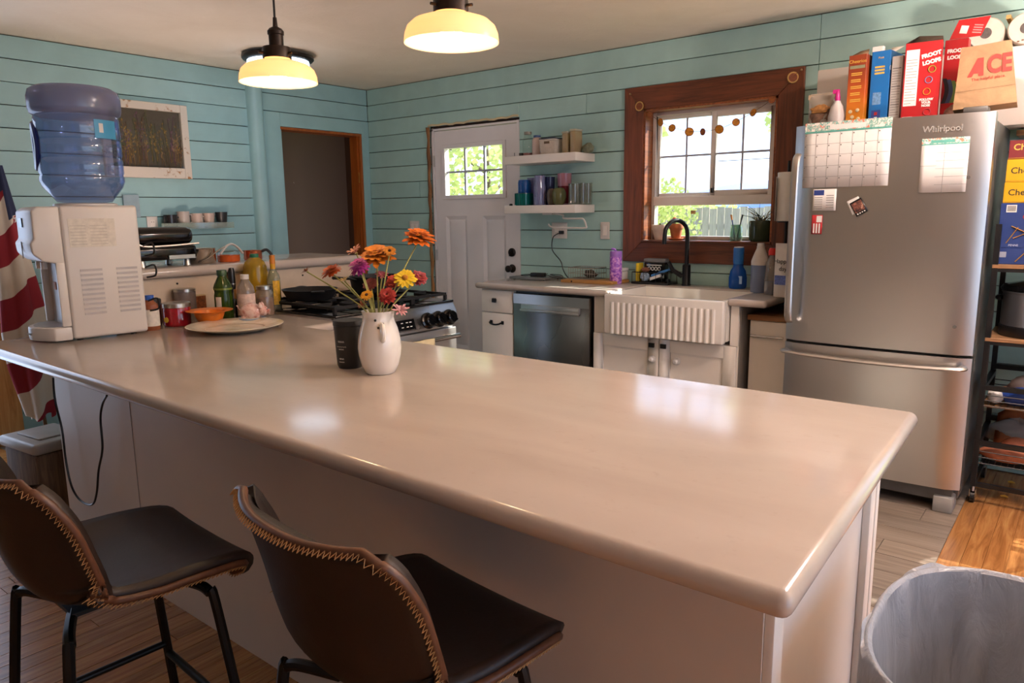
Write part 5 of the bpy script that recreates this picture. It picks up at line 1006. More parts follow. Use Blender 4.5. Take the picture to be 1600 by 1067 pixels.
BAM = m_wood('bamboo board', '9a6a34', 'b88548', 'c99a5c', 'x', .5, .1); p = Pz(943, 436, ZC); bb = thing('cutting_board', 'bamboo board under the wire basket', 'board', (2.50, -.215, ZC)); MB().box(-.20, -.12, .0, .20, .12, .02).build('board', BAM, bb, bevel=.004); MB().cyl((-.11, -.1215, .010), (-.11, -.119, .010), .006).build('hole', INK, bb)
wb_ = thing('wire_basket', 'silver wire basket of scrubbers on the bamboo board', 'basket', (2.43, -.20, ZC+.0205)); WIRE = mat('wire silver', 'a8a49a', .35, .8)
def wire_basket(t, a, b, h, n, m_, r=.0018, nz=3):
    for z in [h*k/(nz-1) for k in range(nz)]: MB().tube([(-a, -b, z+r), (a, -b, z+r), (a, b, z+r), (-a, b, z+r)], r*(1.6 if z == h else 1), 5, closed=True).build('hoop', m_, t)
    for k in range(n):
        x = -a+2*a*k/(n-1)
        MB().tube([(x, -b, h), (x, -b, r), (x, b, r), (x, b, h)], r, 5).build('wire', m_, t)
wire_basket(wb_, .105, .075, .075, 12, WIRE); tag(blob((2.455, -.20, ZC+.052), .034, (1.3, 1, .8), 8, .3).build('scouring_pad', mat('dark scrubber', '3a332d', .9, 0, .4, 90), angle=40), 'dark scouring pad inside the wire basket', 'sponge')
GLIT = NT('glitter purple'); GLIT.l(GLIT.ramp(GLIT.noise(GLIT.co(), 60, 3), (.35, hx('7a3fb0')), (.5, hx('b06fd0')), (.66, hx('e3a8d8'))), GLIT.b.inputs['Base Color']); GLIT.set(rough=.2); GLIT = GLIT.m
p, s = on(962, 443); t = vessel('water_bottle', 'purple glitter drinking bottle beside the wire basket', 'bottle', p, s, 19, 52, [('bottle', [(0, 0), (.9, 0), (1, .03), (1, .78), (.92, .82), (0, .82)], GLIT), ('lid', [(0, .81), (1, .81), (1, .93), (.9, .97), (0, .97)], mat('purple lid', '9a66c0', .35))]); MB().tube(bez([(0, 0, 50*s), (-.012, 0, 53*s), (-.034, 0, 53.5*s)], 4), .007, 8).build('spout', _mats['purple lid'], t)
p, s = on(985, 437); t = thing('white_tub', 'small white lidded tub left of the sink caddy', 'container', (2.655, -.13, ZC+.0205)); MB().prism([(-.032, -.04), (.032, -.04), (.032, .04), (-.032, .04)], .055).build('tub', WHITE_PL, t, bevel=.006); MB().box(-.036, -.044, .0555, .036, .044, .078).build('lid', WHITE_PL, t, bevel=.006)
cx_, cy_ = 2.89, -.10; cad = thing('sink_caddy', 'black wire sink caddy full of brushes and sponges', 'caddy', (cx_, cy_, ZC)); MB().box(-.135, -.07, .001, .135, .07, .014).build('tray', BLACK, cad, bevel=.003); wire_basket(cad, .13, .065, .075, 7, BLACK, .002, 2)
tag(MB().box(-.012, -.035, 0, .012, .035, .12).build('sponge', mat('yellow sponge', 'd9bd2a', .9, 0, .2, 80), bevel=.006), 'yellow sponge standing in the sink caddy', 'sponge').location = (cx_-.105, cy_-.01, ZC+.0145)
q = thing('soap_tub', 'black and blue lettered tub standing in the sink caddy', 'box', (cx_+.0, cy_+.025, ZC+.0145)); MB().box(-.075, -.03, 0, .075, .03, .125).build('tub', BLACK_GL, q, bevel=.005); MB().box(-.078, -.033, .1255, .078, .033, .15).build('lid', glass('grey lid', '8f8f8f', .2, .1, .4), q, bevel=.006); [MB().tube([(-.035+.024*k+.009*math.cos(2*PI*i/10), -.031, .085+.012*math.sin(2*PI*i/10)) for i in range(10)], .0025, 4, closed=True).build('print_mark', PAPER, q) for k in range(4)]; MB().cb((0, -.0308, .108), (.11, .001, .006)).build('print_line', PAPER, q)
q = thing('scrub_brush', 'blue and white dish brush lying across the sink caddy', 'brush', (cx_+.07, cy_-.035, ZC+.072), .2, rot=(0, -.35, .15)); MB().box(-.07, -.012, 0, .09, .012, .016).build('handle', mat('brush blue', '3f7fc0', .4), q, bevel=.005); MB().box(-.085, -.014, -.018, -.01, .014, 0).build('bristles', PAPER, q)
tag(blob((cx_-.05, cy_-.035, ZC+.045), .03, (1.1, .8, 1), 4, .25).build('scouring_pad', mat('striped cloth', '9fb0c4', .9, 0, .6, 70), angle=50), 'blue and white cloth bundled in the sink caddy', 'cloth'); tag(blob((cx_-.05, cy_-.03, ZC+.092), .026, (1.2, .8, .6), 9, .15).build('wood_scrubber', mat('brown scrubber', '7a4a34', .7), angle=60), 'brown scrubber on top of the sink caddy', 'brush')
fa = thing('faucet', 'black gooseneck faucet behind the sink', 'faucet', (3.12, -.105, ZC)); MB().lathe([(0, 0), (.03, 0), (.03, .006), (.026, .012), (.026, .13), (.02, .135), (0, .135)], 20).build('column', BLACK, fa)
MB().tube([(0, 0, .12), (0, 0, .30)]+[(-.045*(1-math.cos(PI*k/10))*.8, -.085*(1-math.cos(PI*k/10)), .33+.085*math.sin(PI*k/10)) for k in range(11)]+[(-.074, -.172, .27)], .0135, 12).build('gooseneck', BLACK, fa); MB().tube([(-.02, -.02, .06), (-.07, -.055, .10), (-.09, -.075, .155)], [.016, .014, .012], 8).build('lever', BLACK, fa); MB().lathe([(0, 0), (.028, 0), (.028, .014), (.016, .02), (.016, .035), (0, .036)], 16, c=(-.13, .0, 0)).build('soap_dispenser', BLACK, fa)
DAWN = glass('blue soap plastic', '1f63c8', .15, .05, .35); p = Vector((Py(1153, 430, -.10).x, -.10, ZC)); s = mpp(p); t = vessel('dish_spray', 'blue dish spray bottle with a tall neck by the sink', 'bottle', p, s, 27, 64, [('bottle', [(0, 0), (.88, 0), (1, .05), (1, .26), (.86, .42), (.58, .52), (.55, .60), (0, .60)], DAWN), ('trigger_head', [(0, .59), (.56, .59), (.60, .70), (.60, .96), (.55, .985), (0, .985)], mat('bright blue cap', '2a72c4', .4)), ('nozzle_cap', [(0, .98), (.55, .98), (.55, 1.0), (0, 1.01)], WHITE_PL)])
MB().cb((.5*12*s, -13.4*s*.85, 14*s), (10*s, .002, 12*s)).build('label', mat('pale label', '9fc0e6', .5), t)
p = Vector((Py(1187, 430, -.25).x, -.25, ZC)); s = mpp(p); vessel('refill_bottle', 'blue grey bottle with a white shoulder next to the refrigerator', 'bottle', p, s, 27, 76, [('bottle', [(0, 0), (.92, 0), (1, .03), (1, .56), (0, .56)], mat('blue grey liquid', '6f7d9c', .2, 0, .1, 5)), ('shoulder', [(1, .56), (1, .64), (.85, .72), (.45, .90), (.45, .94), (0, .94)], mat('cloudy plastic', 'cfc8c2', .35)), ('cap', [(0, .93), (.40, .93), (.40, 1), (0, 1)], WHITE_PL)])
p = Vector((Py(1206, 430, -.33).x, -.33, ZC)); s = mpp(p); vessel('soap_bottle', 'clear bottle of blue soap with a red cap', 'bottle', p, s, 22, 72, [('bottle', [(0, 0), (.95, 0), (1, .03), (1, .32), (.9, .5), (.8, .7), (.42, .80), (.42, .86), (0, .86)], glass('clear soap bottle', 'cdbfb6', .16, .05, .75)), ('soap', [(0, .01), (.95, .01), (.95, .30), (0, .30)], mat('blue soap', '2f6fa8', .2)), ('cap', [(0, .85), (.55, .85), (.60, .93), (.45, 1.0), (0, 1.0)], mat('red cap', 'cf2a20', .35))])
p = Py(1219, 445, -.36); t = thing('snack_pouch', 'white printed pouch squeezed against the refrigerator', 'bag', (Py(1225, 430, -.47).x, -.47, ZC), -.2); MB().grid(lambda u, v: (-.055+.11*u, -.028*math.sin(PI*u)*math.sin(PI*min(1, v*1.2))-.004, .005+.29*v), 10, 12).grid(lambda u, v: (-.055+.11*u, .028*math.sin(PI*u)*math.sin(PI*min(1, v*1.2))+.004, .005+.29*v), 10, 12).build('pouch', mat('white film', 'd5cdc6', .4), t); text('lettering', 'Happy', .034, INK, t, face((.0, -.033, .20), *FRONT), .0008); text('lettering', 'day', .034, INK, t, face((.01, -.033, .16), *FRONT), .0008); MB().cb((0, -.033, .10), (.07, .002, .05)).build('floral_patch', mat('blue flowers', '5a6cb0', .6, 0, .6, 90), t)
th = thing('towel_stand', 'upright paper towel stand beside the window', 'holder', (3.735, -.10, ZC)); MB().lathe([(0, 0), (.075, 0), (.075, .01), (0, .012)], 24).build('base', BLACK, th); MB().cyl((0, 0, .01), (0, 0, .75), .008).build('post', BLACK, th); MB().lathe([(0, .40), (.05, .40), (.05, .405), (0, .406)], 20).build('collar', BLACK, th)
MB().lathe([(.012, .408), (.058, .408), (.06, .41), (.06, .682), (.058, .685), (.012, .685)], 36, c=(3.735, -.10, ZC)).build('x', PAPER).name = 'paper_towel_roll'
tag(bpy.data.objects['paper_towel_roll'], 'white paper towel roll standing between window and refrigerator', 'paper towel')
MB().grid(lambda u, v: (3.735-.0605*math.cos(u*1.2)-.045*max(0, u-.5), -.10-.0605*math.sin(u*1.2)-.02*u, ZC+.41+.25*v), 8, 1).build('loose_sheet', PAPER, bpy.data.objects['paper_towel_roll'])
# ---------------------------------------------------------------- window sill and garland
ZS = 1.1825
def sl_(px, y): d = _ray(px, 370); x = CAM.x+d.x*(y-CAM.y)/d.y; return Vector((x, y, ZS)), mpp((x, y, ZS))
TERRA = mat('terracotta', 'b3663a', .8, 0, .15, 30); WPOT = mat('whitewashed pot', 'c9b6a6', .8, 0, .2, 20); SOIL = mat('soil', '3a2a20', 1)
POT = [(0, 0), (.62, 0), (.84, .66), (.98, .66), (1, .70), (1, .96), (.97, 1), (.86, 1), (.84, .9), (0, .9)]
p, s = sl_(1030, .05); t = vessel('plant_pot', 'whitewashed flower pot on the sill at the left', 'pot', p, s, 24, 23, [('pot', POT, WPOT), ('soil', [(0, .9), (.85, .9), (0, .93)], SOIL)]); MB().sph((.005, 0, 24*s), .008, 8).build('sprout', mat('dull green', '5a6a3a', .8), t)
p, s = sl_(1056, .05); t = vessel('plant_pot', 'terracotta pot with saucer and an orange topped cactus on the sill', 'pot', p, s, 23, 25, [('pot', [(r, .1+z*.9) for r, z in POT], TERRA), ('saucer', [(0, 0), (.85, 0), (1.05, .10), (1.0, .13), (.8, .08), (0, .06)], TERRA)])
MB().lathe([(0, 0), (.009, .0), (.011, .012), (.009, .022), (0, .024)], 8, c=(-.012, 0, 23*s)).build('cactus', mat('cactus green', '4f6a34', .7), t); MB().sph((-.012, 0, 24*s+.032), .017, 12, (1, 1, .9)).build('orange_top', mat('orange cactus', 'd9581e', .6, 0, .3, 150), t)
p, s = sl_(1082, .035); vessel('glass_bottle', 'clear corked bottle on the sill behind the faucet', 'bottle', p, s, 15, 46, [('bottle', [(0, 0), (.95, 0), (1, .04), (1, .45), (.45, .72), (.42, .9), (0, .9)], GLASS), ('stopper', [(0, .88), (.5, .88), (.5, 1), (0, 1)], mat('cork', 'b08a5c', .8))])
p, s = sl_(1150, .03); t = vessel('brush_jar', 'glass jar holding two brushes on the sill', 'jar', p, s, 19, 25, [('jar', [(0, 0), (.9, 0), (1, .06), (1, .75), (.86, .9), (.92, 1), (.84, 1), (.8, .9), (.92, .7), (.9, .1), (0, .08)], glass('pale green jar', 'cfe3d6', .2, .04, .9)), ('water', [(0, .05), (.88, .05), (.88, .4), (0, .4)], WATER)])
for q, (dx, cl_, lb) in enumerate(((-.03, 'd9862a', 'orange and blue paint brush leaning left in the sill jar'), (.03, '2a3a4a', 'dark paint brush leaning right in the sill jar'))):
    b_ = thing('paint_brush', lb, 'brush', p+Vector((0, 0, .01))); MB().cyl((dx*.2, 0, 0), (dx*1.0, 0, 30*s), .004, n=8).build('handle', mat('brush handle '+cl_, '2a4a8a' if q == 0 else cl_, .4), b_); MB().cyl((dx*1.0, 0, 30*s), (dx*1.25, 0, 38*s), .0055, n=8).build('tip', mat('brush tip '+cl_, cl_, .6), b_)
DG = mat('dark leaf', '35402a', .7, 0, .4, 60); p, s = sl_(1188, .02); t = vessel('dried_plant', 'spiky dried plant in a dark glass pot at the sill right', 'plant', p+Vector((.0, .0, 0)), s, 36, 32, [('pot', [(0, 0), (.8, 0), (.95, .1), (1, .9), (.94, 1), (.9, .9), (.85, .1), (0, .08)], glass('dark green pot', '46513a', .14, .06, .5)), ('roots', [(0, .04), (.75, .04), (.9, .8), (0, .85)], mat('root mass', '3a3524', .95, 0, .6, 60))])
rnd = random.Random(12)
for k in range(34):
    a = rnd.uniform(0, 2*PI); L = rnd.uniform(.06, .16); e = rnd.uniform(.5, 1.3); c0 = Vector((rnd.uniform(-.02, .02), rnd.uniform(-.015, .015), 28*s)); hd_ = Vector((math.cos(a)*math.cos(e), math.sin(a)*math.cos(e)*.5, math.sin(e)))
    MB().tube([c0, c0+hd_*L*.5, c0+hd_*L+Vector((math.cos(a)*.02, 0, -.02))], [.0022, .002, .0006], 4).build('leaf_blade', DG if k % 3 else mat('straw leaf', '8a7a4c', .8), t)
g = thing('orange_garland', 'string of dried orange slices across the window', 'garland'); gy = -.032
SL = [(999, 166, 13, 0), (1016, 180, 9, 2), (1032, 191, 12, 1), (1050, 200, 12, 1), (1077, 206, 14, 1), (1098, 206, 11, 2), (1124, 202, 14, 1), (1150, 191, 12, 1), (1177, 176, 12, 1), (1206, 156, 11, 2), (1239, 121, 15, 0)]
MB().tube(bez([Py(985, 147, gy)]+[Py(a, b-1, gy) for a, b, _, _ in SL]+[Py(1253, 109, gy)], 4), .0014, 5).build('string', mat('brown twine', '6a4a34', .9), g)
for a, b in ((985, 147), (1253, 109)): q = Py(a, b, gy); MB().cyl((q.x, -.0225, q.z), (q.x, gy-.006, q.z), .003, n=6).sph((q.x, gy-.006, q.z), .006, 8).build('nail', mat('brass nail', 'c9a87c', .4, .6), g)
RIND = mat('orange rind', 'b06a1c', .6, 0, .2, 80); PULP = mat('orange pulp', 'd98f24', .45, 0, .3, 90); DRY = mat('brown pulp', '8a4a26', .6, 0, .3, 90); RINGM = mat('ring wood', 'c9a05c', .6)
for k, (a, b, dmt, kd) in enumerate(SL):
    q = Py(a, b, gy); r = dmt*mpp(q)/2; M = Matrix.Translation(q) @ Matrix.Rotation(.5*math.sin(k*2.1), 4, 'Z') @ Matrix.Rotation(PI/2+.35*math.sin(k*1.3), 4, 'X')
    if kd == 0: sl2 = MB().tube([(r*math.cos(2*PI*i/20), r*math.sin(2*PI*i/20), 0) for i in range(20)], r*.16, 6, closed=True).build('ring', RINGM, g, M=M); MB().lathe([(0, -.001), (r*.85, -.001), (r*.85, .001), (0, .001)], 16).build('slice', DRY, sl2, M=M); continue
    sl2 = MB().lathe([(r*.86, -.003), (r, -.003), (r, .003), (r*.86, .003), (r*.86, -.003)], 20).build('slice_rind', RIND if kd == 1 else DRY, g, M=M)
    MB().lathe([(0, -.002), (r*.86, -.002), (r*.86, .002), (0, .002)], 20).build('pulp', PULP if kd == 1 else DRY, sl2, M=M); sg = MB()
    for i in range(8): A = 2*PI*i/8; sg.box(.1*r, -.0008, .0021, r*.84, .0008, .0026, M=Matrix.Rotation(A, 4, 'Z')); sg.box(.1*r, -.0008, -.0026, r*.84, .0008, -.0021, M=Matrix.Rotation(A, 4, 'Z'))
    sg.build('segment_lines', RIND, sl2, M=M)['kind'] = 'stuff'
# ---------------------------------------------------------------- on top of the refrigerator
ZF = 1.7462
tag(MB().box(3.925, -.30, ZF, 4.86, -.04, 2.095).build('white_carton', mat('white carton', 'd6cec4', .6, 0, .04, 3), bevel=.004), 'long white carton standing behind the cereal on the refrigerator', 'box'); wcn = bpy.data.objects['white_carton']
b = MB()
for q in (0, .018, .05): b.box(4.735, -.3006, 1.905+q, 4.79, -.3003, 1.907+q)
b.box(4.735, -.3006, 1.87, 4.737, -.3003, 1.957).box(4.788, -.3006, 1.87, 4.79, -.3003, 1.957).build('label_outline', GREY_INK, wcn)
def fx_(px, y, py=150): return Py(px, py, y).x
def box_face(t, x0, z0, x1, z1, m_, nm, y, k=.0006): return MB().box(x0, y-k, z0, x1, y, z1).build(nm, m_, t)
def cereal(nm, label, px0, px1, top_py, y, depth, m_, rz=0):
    x0, x1 = fx_(px0, y), fx_(px1, y); zt = Py((px0+px1)/2, top_py, y).z; w_ = x1-x0; t = thing(nm, label, 'box', ((x0+x1)/2, y, ZF), rz); h_ = zt-ZF
    MB().box(-w_/2, 0, 0, w_/2, depth, h_).build('carton', m_, t, bevel=.0015, seg=1); return t, w_, h_
t = thing('resealable_bag', 'resealable bag of brown nuts at the left of the refrigerator top', 'bag', (fx_(1285, -.55), -.55, ZF)); FILM = glass('clear film', 'd9cfc0', .18, .1, .6)
def pouch(w_, h_, d_, z0=0): return lambda sgn: (lambda u, v: (-w_/2+w_*u, sgn*d_*math.sin(PI*u)**.6*(1-v)**.5*(.9+.1*math.sin(9*u+7*v))-.0, z0+h_*v))
for sg in (-1, 1): MB().grid(pouch(.125, .195, .035)(sg), 14, 10).build('film', FILM, t)
blob((0, 0, .068), .056, (1.05, .5, 1.3), 21, .12).build('nuts', mat('brown nuts', '7d5c48', .8, 0, .5, 60, .4), t, angle=40); MB().box(-.066, -.003, .168, .066, .003, .19).build('zip_strip', mat('tan strip', 'b8a184', .5), t); blob((0, -.028, .115), .028, (1.5, .3, .7), 22, .3).build('printed_nuts', mat('caramel nuts', 'a8743c', .7, 0, .4, 80), t)
p = Vector((fx_(1309, -.60), -.60, ZF)); s = mpp(p); t = vessel('spray_bottle', 'white spray bottle with a magenta nozzle on the refrigerator', 'bottle', p, s, 25, 46, [('bottle', [(0, 0), (.9, 0), (1, .05), (1, .5), (.7, .82), (.38, .96), (.38, 1.0), (0, 1.0)], mat('milky plastic', 'cdc4c0', .35))]); MG = mat('magenta plastic', 'c0247c', .35)
MB().lathe([(0, 46*s), (.011, 46*s), (.013, 50*s), (.009, 58*s), (.006, 62*s), (0, 62*s)], 12).box(-.022, -.006, 57*s, .008, .006, 63*s).build('trigger_head', MG, t)
ORB = NT('orange carton'); _z = ORB.n('ShaderNodeSeparateXYZ'); ORB.l(ORB.co(), _z.inputs[0]); ORB.set(ORB.ramp(ORB.math('MULTIPLY', _z.outputs[2], 3.2), (.1, hx('d98a1c')), (.55, hx('b5521c')), (.85, hx('8a3a1c'))), .45); ORB = ORB.m
t, w_, h_ = cereal('cereal_box', 'orange honey oat cereal box with its narrow side forward', 1323, 1351, 86, -.62, .19, ORB, -.06); YEL = mat('yellow print', 'd9b04a', .5)
text('lettering', 'Cheerios', .021, YEL, t, face((0, -.0005, h_-.03), *FRONT), .0004); box_face(t, -w_*.42, h_-.062, w_*.42, h_-.048, mat('green grey strip', '8a8a6a', .5), 'strip', 0)
for k in range(5):
    for j in range(2): box_face(t, -w_*.32, h_-.085-.03*k-.008*j, w_*(.28-.06*(k % 2)), h_-.081-.03*k-.008*j, YEL, 'print_line', 0)
for dx, dz in ((-.02, .085), (.012, .09), (-.01, .06), (.018, .05)): MB().sph((dx, -.001, dz), .009, 10, (1, .15, 1)).build('printed_ring', mat('cream ring', 'd9c49a', .5), t)
MB().add([(-w_/2, .02, h_), (w_/2, .02, h_), (w_/2-.01, .06, h_+.03), (-w_/2+.03, .06, h_+.025)], [(0, 1, 2, 3)]).build('open_flap', mat('kraft inside', '7a6248', .8), t, solid=.001)
BLB = mat('blue carton', '1d6fb8', .4, 0, .08, 6); t, w_, h_ = cereal('cereal_box', 'bright blue cookie cereal box between orange and white cartons', 1358, 1388, 80, -.60, .19, BLB, -.10)
for k in range(3): box_face(t, -w_*.30, h_-.075-.014*k, w_*.22, h_-.067-.014*k, YEL, 'print_line', 0)
box_face(t, -w_*.32, .11, w_*.12, .165, mat('pale blue panel', '6f9cc9', .5, 0, .4, 80), 'panel', 0); box_face(t, -w_*.34, .004, w_*.14, .085, NAVY, 'navy_panel', 0)
for k in range(3): box_face(t, -w_*.18, .018+.022*k, -w_*.02, .032+.022*k, PAPER if k != 2 else REDP, 'badge', 0, .0012)
text('lettering', 'OREO O\'s', .03, PAPER, t, face((w_*.5+.0006, .06, h_-.08), (0, 1, 0), (0, 0, 1)), .0004); text('lettering', 'Post', .014, YEL, t, face((0, -.0005, h_-.03), *FRONT), .0004)
MB().box(-w_*.5, .0, h_+.0005, w_*.05, .03, h_+.022).build('white_tab', PAPER, t); MB().add([(0, .06, h_), (w_/2, .06, h_), (w_/2+.02, .12, h_+.03), (.01, .12, h_+.03)], [(0, 1, 2, 3)]).build('open_flap', PAPER, t, solid=.001)
t, w_, h_ = cereal('cereal_box', 'narrow white carton with small print beside the red cereal box', 1390, 1407, 88, -.61, .17, mat('grey white carton', 'c9c5c0', .5, 0, .05, 5), -.12)
for k in range(22): box_face(t, -w_*.40, .02+.0115*k, w_*(.40 if k % 5 else .1), .0225+.0115*k, GREY_INK if k % 7 else INK, 'print_line', 0)
RDB = mat('red carton', 'b3141c', .38, 0, .1, 5); t, w_, h_ = cereal('cereal_box', 'large red fruit cereal box with a white nutrition panel', 1410, 1466, 66, -.64, .065, RDB, .10)
pn2 = box_face(t, -w_*.46, .085, -w_*.10, h_-.03, PAPER, 'nutrition_panel', 0)
for k in range(16): box_face(t, -w_*.44, .095+.0125*k, -w_*(.14 if k % 4 else .25), .0975+.0125*k, GREY_INK, 'print_line', -.0006)
text('lettering', 'FROOT', .023, PAPER, t, face((w_*.22, -.0012, h_-.058), *FRONT) @ Matrix.Rotation(.2, 4, 'Z'), .0006, bold=.0015); text('lettering', 'LOOPS', .023, PAPER, t, face((w_*.24, -.0012, h_-.088), *FRONT) @ Matrix.Rotation(.2, 4, 'Z'), .0006, bold=.0015)
for dx, dz, cc in ((.27, h_-.12, '8fae3a'), (.20, h_-.165, '6a8ab8'), (.17, h_-.215, 'd9962a'), (.22, .055, 'b8404a')): MB().tube([(w_*dx+.014*math.cos(2*PI*i/16), -.001, dz+.014*math.sin(2*PI*i/16)) for i in range(16)], .005, 5, closed=True, flat=.3).build('printed_ring', mat('ring '+cc, cc, .5), t)
text('lettering', 'FOLLOW\nYOUR\nNOSE', .013, PAPER, t, face((w_*.17, -.0012, .095), *FRONT), .0006, bold=.001); bc = box_face(t, -w_*.46, .006, -w_*.18, .038, PAPER, 'barcode_panel', 0)
for k in range(9): box_face(t, -w_*.38+.004*k, .010, -w_*.38+.004*k+.002, .032, INK, 'bar', -.0006)
for k, cc in enumerate(('8fae3a', 'd9802a', '8a9ab0')): MB().sph((w_*(-.02+.17*k), -.001, .02), .014, 12, (1, .1, 1)).build('printed_loop', mat('loop '+cc, cc, .5, 0, .4, 60), t)
MB().add([(-w_/2, .065, h_), (w_/2, .065, h_), (w_*.45, .10, h_+.035), (-w_*.2, .10, h_+.045)], [(0, 1, 2, 3)]).add([(-w_/2, 0, h_), (-w_/2, .065, h_), (-w_*.2, .10, h_+.045)], [(0, 1, 2)]).build('open_flap', mat('dark kraft', '4a3c30', .85), t, solid=.001)
t, w_, h_ = cereal('cereal_box', 'second red cereal box with a raised flap beside the paper bag', 1470, 1506, 62, -.50, .065, RDB, .0)
text('lettering', 'FROOT', .021, PAPER, t, face((0, -.0005, h_-.05), *FRONT), .0006, bold=.0015); text('lettering', 'LOOPS', .021, PAPER, t, face((0, -.0005, h_-.078), *FRONT), .0006, bold=.0015)
for k, cc in enumerate(('22202c', '3a4f7a', '5f8a4a', 'd9b03a', 'c85a2a')): MB().grid(lambda u, v: (-.045+.017*(k+u)+.012*math.sin(PI*v), -.001, .10+.11*v*(1-.06*k)), 2, 8).build('colour_stripe', mat('stripe '+cc, cc, .5), t)
blob((.01, .0, .045), .045, (1, .12, .9), 31, .2).build('cereal_print', mat('cereal picture', '8a6a5a', .7, 0, .7, 60), t, angle=40)
M = Matrix.Translation((0, 0, h_)) @ Matrix.Rotation(-.2, 4, 'X'); MB().box(-w_/2+.015, 0, .001, w_/2+.045, .0012, .085, M=M @ Matrix(((1, 0, .35, 0), (0, 1, 0, 0), (0, 0, 1, 0), (0, 0, 0, 1)))).build('raised_flap', RDB, t)
MB().box(.0, -.0008, .025, .03, -.0002, .06, M=M @ Matrix.Rotation(.2, 4, 'Y')).build('code_panel', PAPER, t)
for k in range(4): MB().box(.05, -.0008, .03+.011*k, .085, -.0002, .035+.011*k, M=M @ Matrix.Rotation(.2, 4, 'Y')).build('print_line', mat('pink print', 'd98a8a', .6), t)
KRAFT = NT('kraft paper'); _n = KRAFT.noise(KRAFT.co(), 12, 6, .6, .5); KRAFT.set(KRAFT.ramp(_n, (.3, hx('8a6c4e')), (.7, hx('a3835f'))), .8); KRAFT.bump(KRAFT.noise(KRAFT.co(), 6, 4), .5, .02); KRAFT = KRAFT.m
bx0 = fx_(1541, -.66); t = thing('paper_bag', 'brown paper shopping bag with red letters on the refrigerator', 'bag', (bx0, -.70, ZF+.055), 0, rot=(-.10, -.06, .05))
def bagpt(u, v, side):   # side 0 front 1 back
    w2 = .115-.025*v; y = 0 if side == 0 else .11*(1-.75*v); return (-w2+2*w2*u, y+.0015*math.sin(u*7+v*5)*(1-side)-.02*v*0, .0+.255*v)
MB().grid(lambda u, v: bagpt(u, v, 0), 10, 10).grid(lambda u, v: bagpt(1-u, v, 1), 10, 10).grid(lambda u, v: tuple(Vector(bagpt(1, v, 0)).lerp(Vector(bagpt(1, v, 1)), u)+Vector((-.02*math.sin(PI*u)*v, 0, 0))), 4, 10).grid(lambda u, v: tuple(Vector(bagpt(0, v, 1)).lerp(Vector(bagpt(0, v, 0)), u)+Vector((.02*math.sin(PI*u)*v, 0, 0))), 4, 10).build('bag', KRAFT, t, angle=40)
MB().box(-.115, .0, -.004, .115, .11, .0).build('bag_bottom', KRAFT, t); MB().grid(lambda u, v: (-.108+.216*u, -.0022, .068+.002*v), 6, 1).build('fold_crease', mat('kraft crease', '7a6046', .9), t)
ARED = mat('bag red', 'a8362e', .7, 0, .1, 50)
MB().prism([(-.075, 0), (-.038, .075), (-.016, .075), (-.016, 0), (-.034, 0), (-.034, .012), (-.052, .012), (-.058, 0)], .0008, M=face((0.01, -.0025, .125), *FRONT)).build('letter', ARED, t)
text('letter', 'CE', .10, ARED, t, face((.05, -.0025, .1625), *FRONT), .0006, sx=.72, bold=.004); text('small_lettering', 'The helpful place.', .0175, ARED, t, face((.012, -.0025, .112), *FRONT), .0006)
t = thing('paper_towel_pack', 'wrapped pack of white paper rolls on the long carton', 'paper rolls', (4.755, -.17, 2.0955)); WRAP = mat('wrapped paper', 'd2c8bc', .5, 0, .1, 20, .2)
for k in range(2):
    x = -.085+.155*k; r = .073; M = Matrix.Translation((x, -.13, r)) @ Matrix.Rotation(-PI/2, 4, 'X')
    o = MB().lathe([(0, .004), (.020, .004), (.021, .0), (r*.93, .0), (r, .012), (r, .235), (r*.93, .245), (0, .245)], 32, M=M, sq=.97).build('roll', WRAP, t); MB().lathe([(0, -.0008), (.024, -.0008), (.024, .003), (0, .003)], 20, M=M).build('core_hole', mat('grey core', '5a5654', .8, 0, .3, 60), o)
MB().box(-.012, -.12, .125, .006, .1, .142).build('wrapper_seam', mat('tan seam', 'b8965a', .6), t); [MB().cb((.045+.016*k, -.1315, .018+.004*(k % 2)), (.009, .001, .006)).build('print_mark', mat('brown print', '6a4a3c', .6), t) for k in range(5)]
# ---------------------------------------------------------------- wheeled rack right of the refrigerator
RK = thing('wheeled_rack', 'black metal wheeled shelf rack right of the refrigerator', 'rack', (4.824, -.58, 0)); RX, RY = .62, .40; WSH = m_wood('rack shelf wood', '6a4a30', '8a6646', 'a37f5a', 'x', .5, .2)
for x in (0, RX):
    for y in (0, RY): MB().box(x-.011, y-.011, .085, x+.011, y+.011, 1.30).build('post', BLACK, RK); 
for z in (1.105, .775): MB().box(-.011, -.012, z, RX+.011, RY+.012, z+.018).build('shelf_board', WSH, RK, bevel=.002, seg=1); 
for z in (1.09, .76): MB().box(0, -.009, z, RX, .009, z+.014).build('rail', BLACK, RK); MB().box(0, RY-.009, z, RX, RY+.009, z+.014).build('rail', BLACK, RK)
def rack_basket(z0, h_):
    MB().box(-.011, -.012, z0+h_, RX+.011, .012, z0+h_+.022).build('basket_rail', BLACK, RK); MB().box(-.011, RY-.012, z0+h_+.03, RX+.011, RY+.012, z0+h_+.055).build('basket_rail', BLACK, RK); MB().box(-.012, 0, z0+h_, .012, RY, z0+h_+.02).build('basket_rail', BLACK, RK)
    for k in range(3): MB().tube([(0, 0, z0+h_*k/3), (RX, 0, z0+h_*k/3)], .0025, 5).build('wire', BLACK, RK); MB().tube([(0, RY, z0+h_*k/3), (RX, RY, z0+h_*k/3)], .0025, 5).build('wire', BLACK, RK)
    for k in range(26): x = RX*k/25; MB().tube([(x, 0, z0), (x, RY, z0)], .0018, 4).build('wire', BLACK, RK)
rack_basket(.475, .075); rack_basket(.20, .085); MB().box(0, 0, .47, RX, RY, .474).build('basket_liner', WSH, RK)
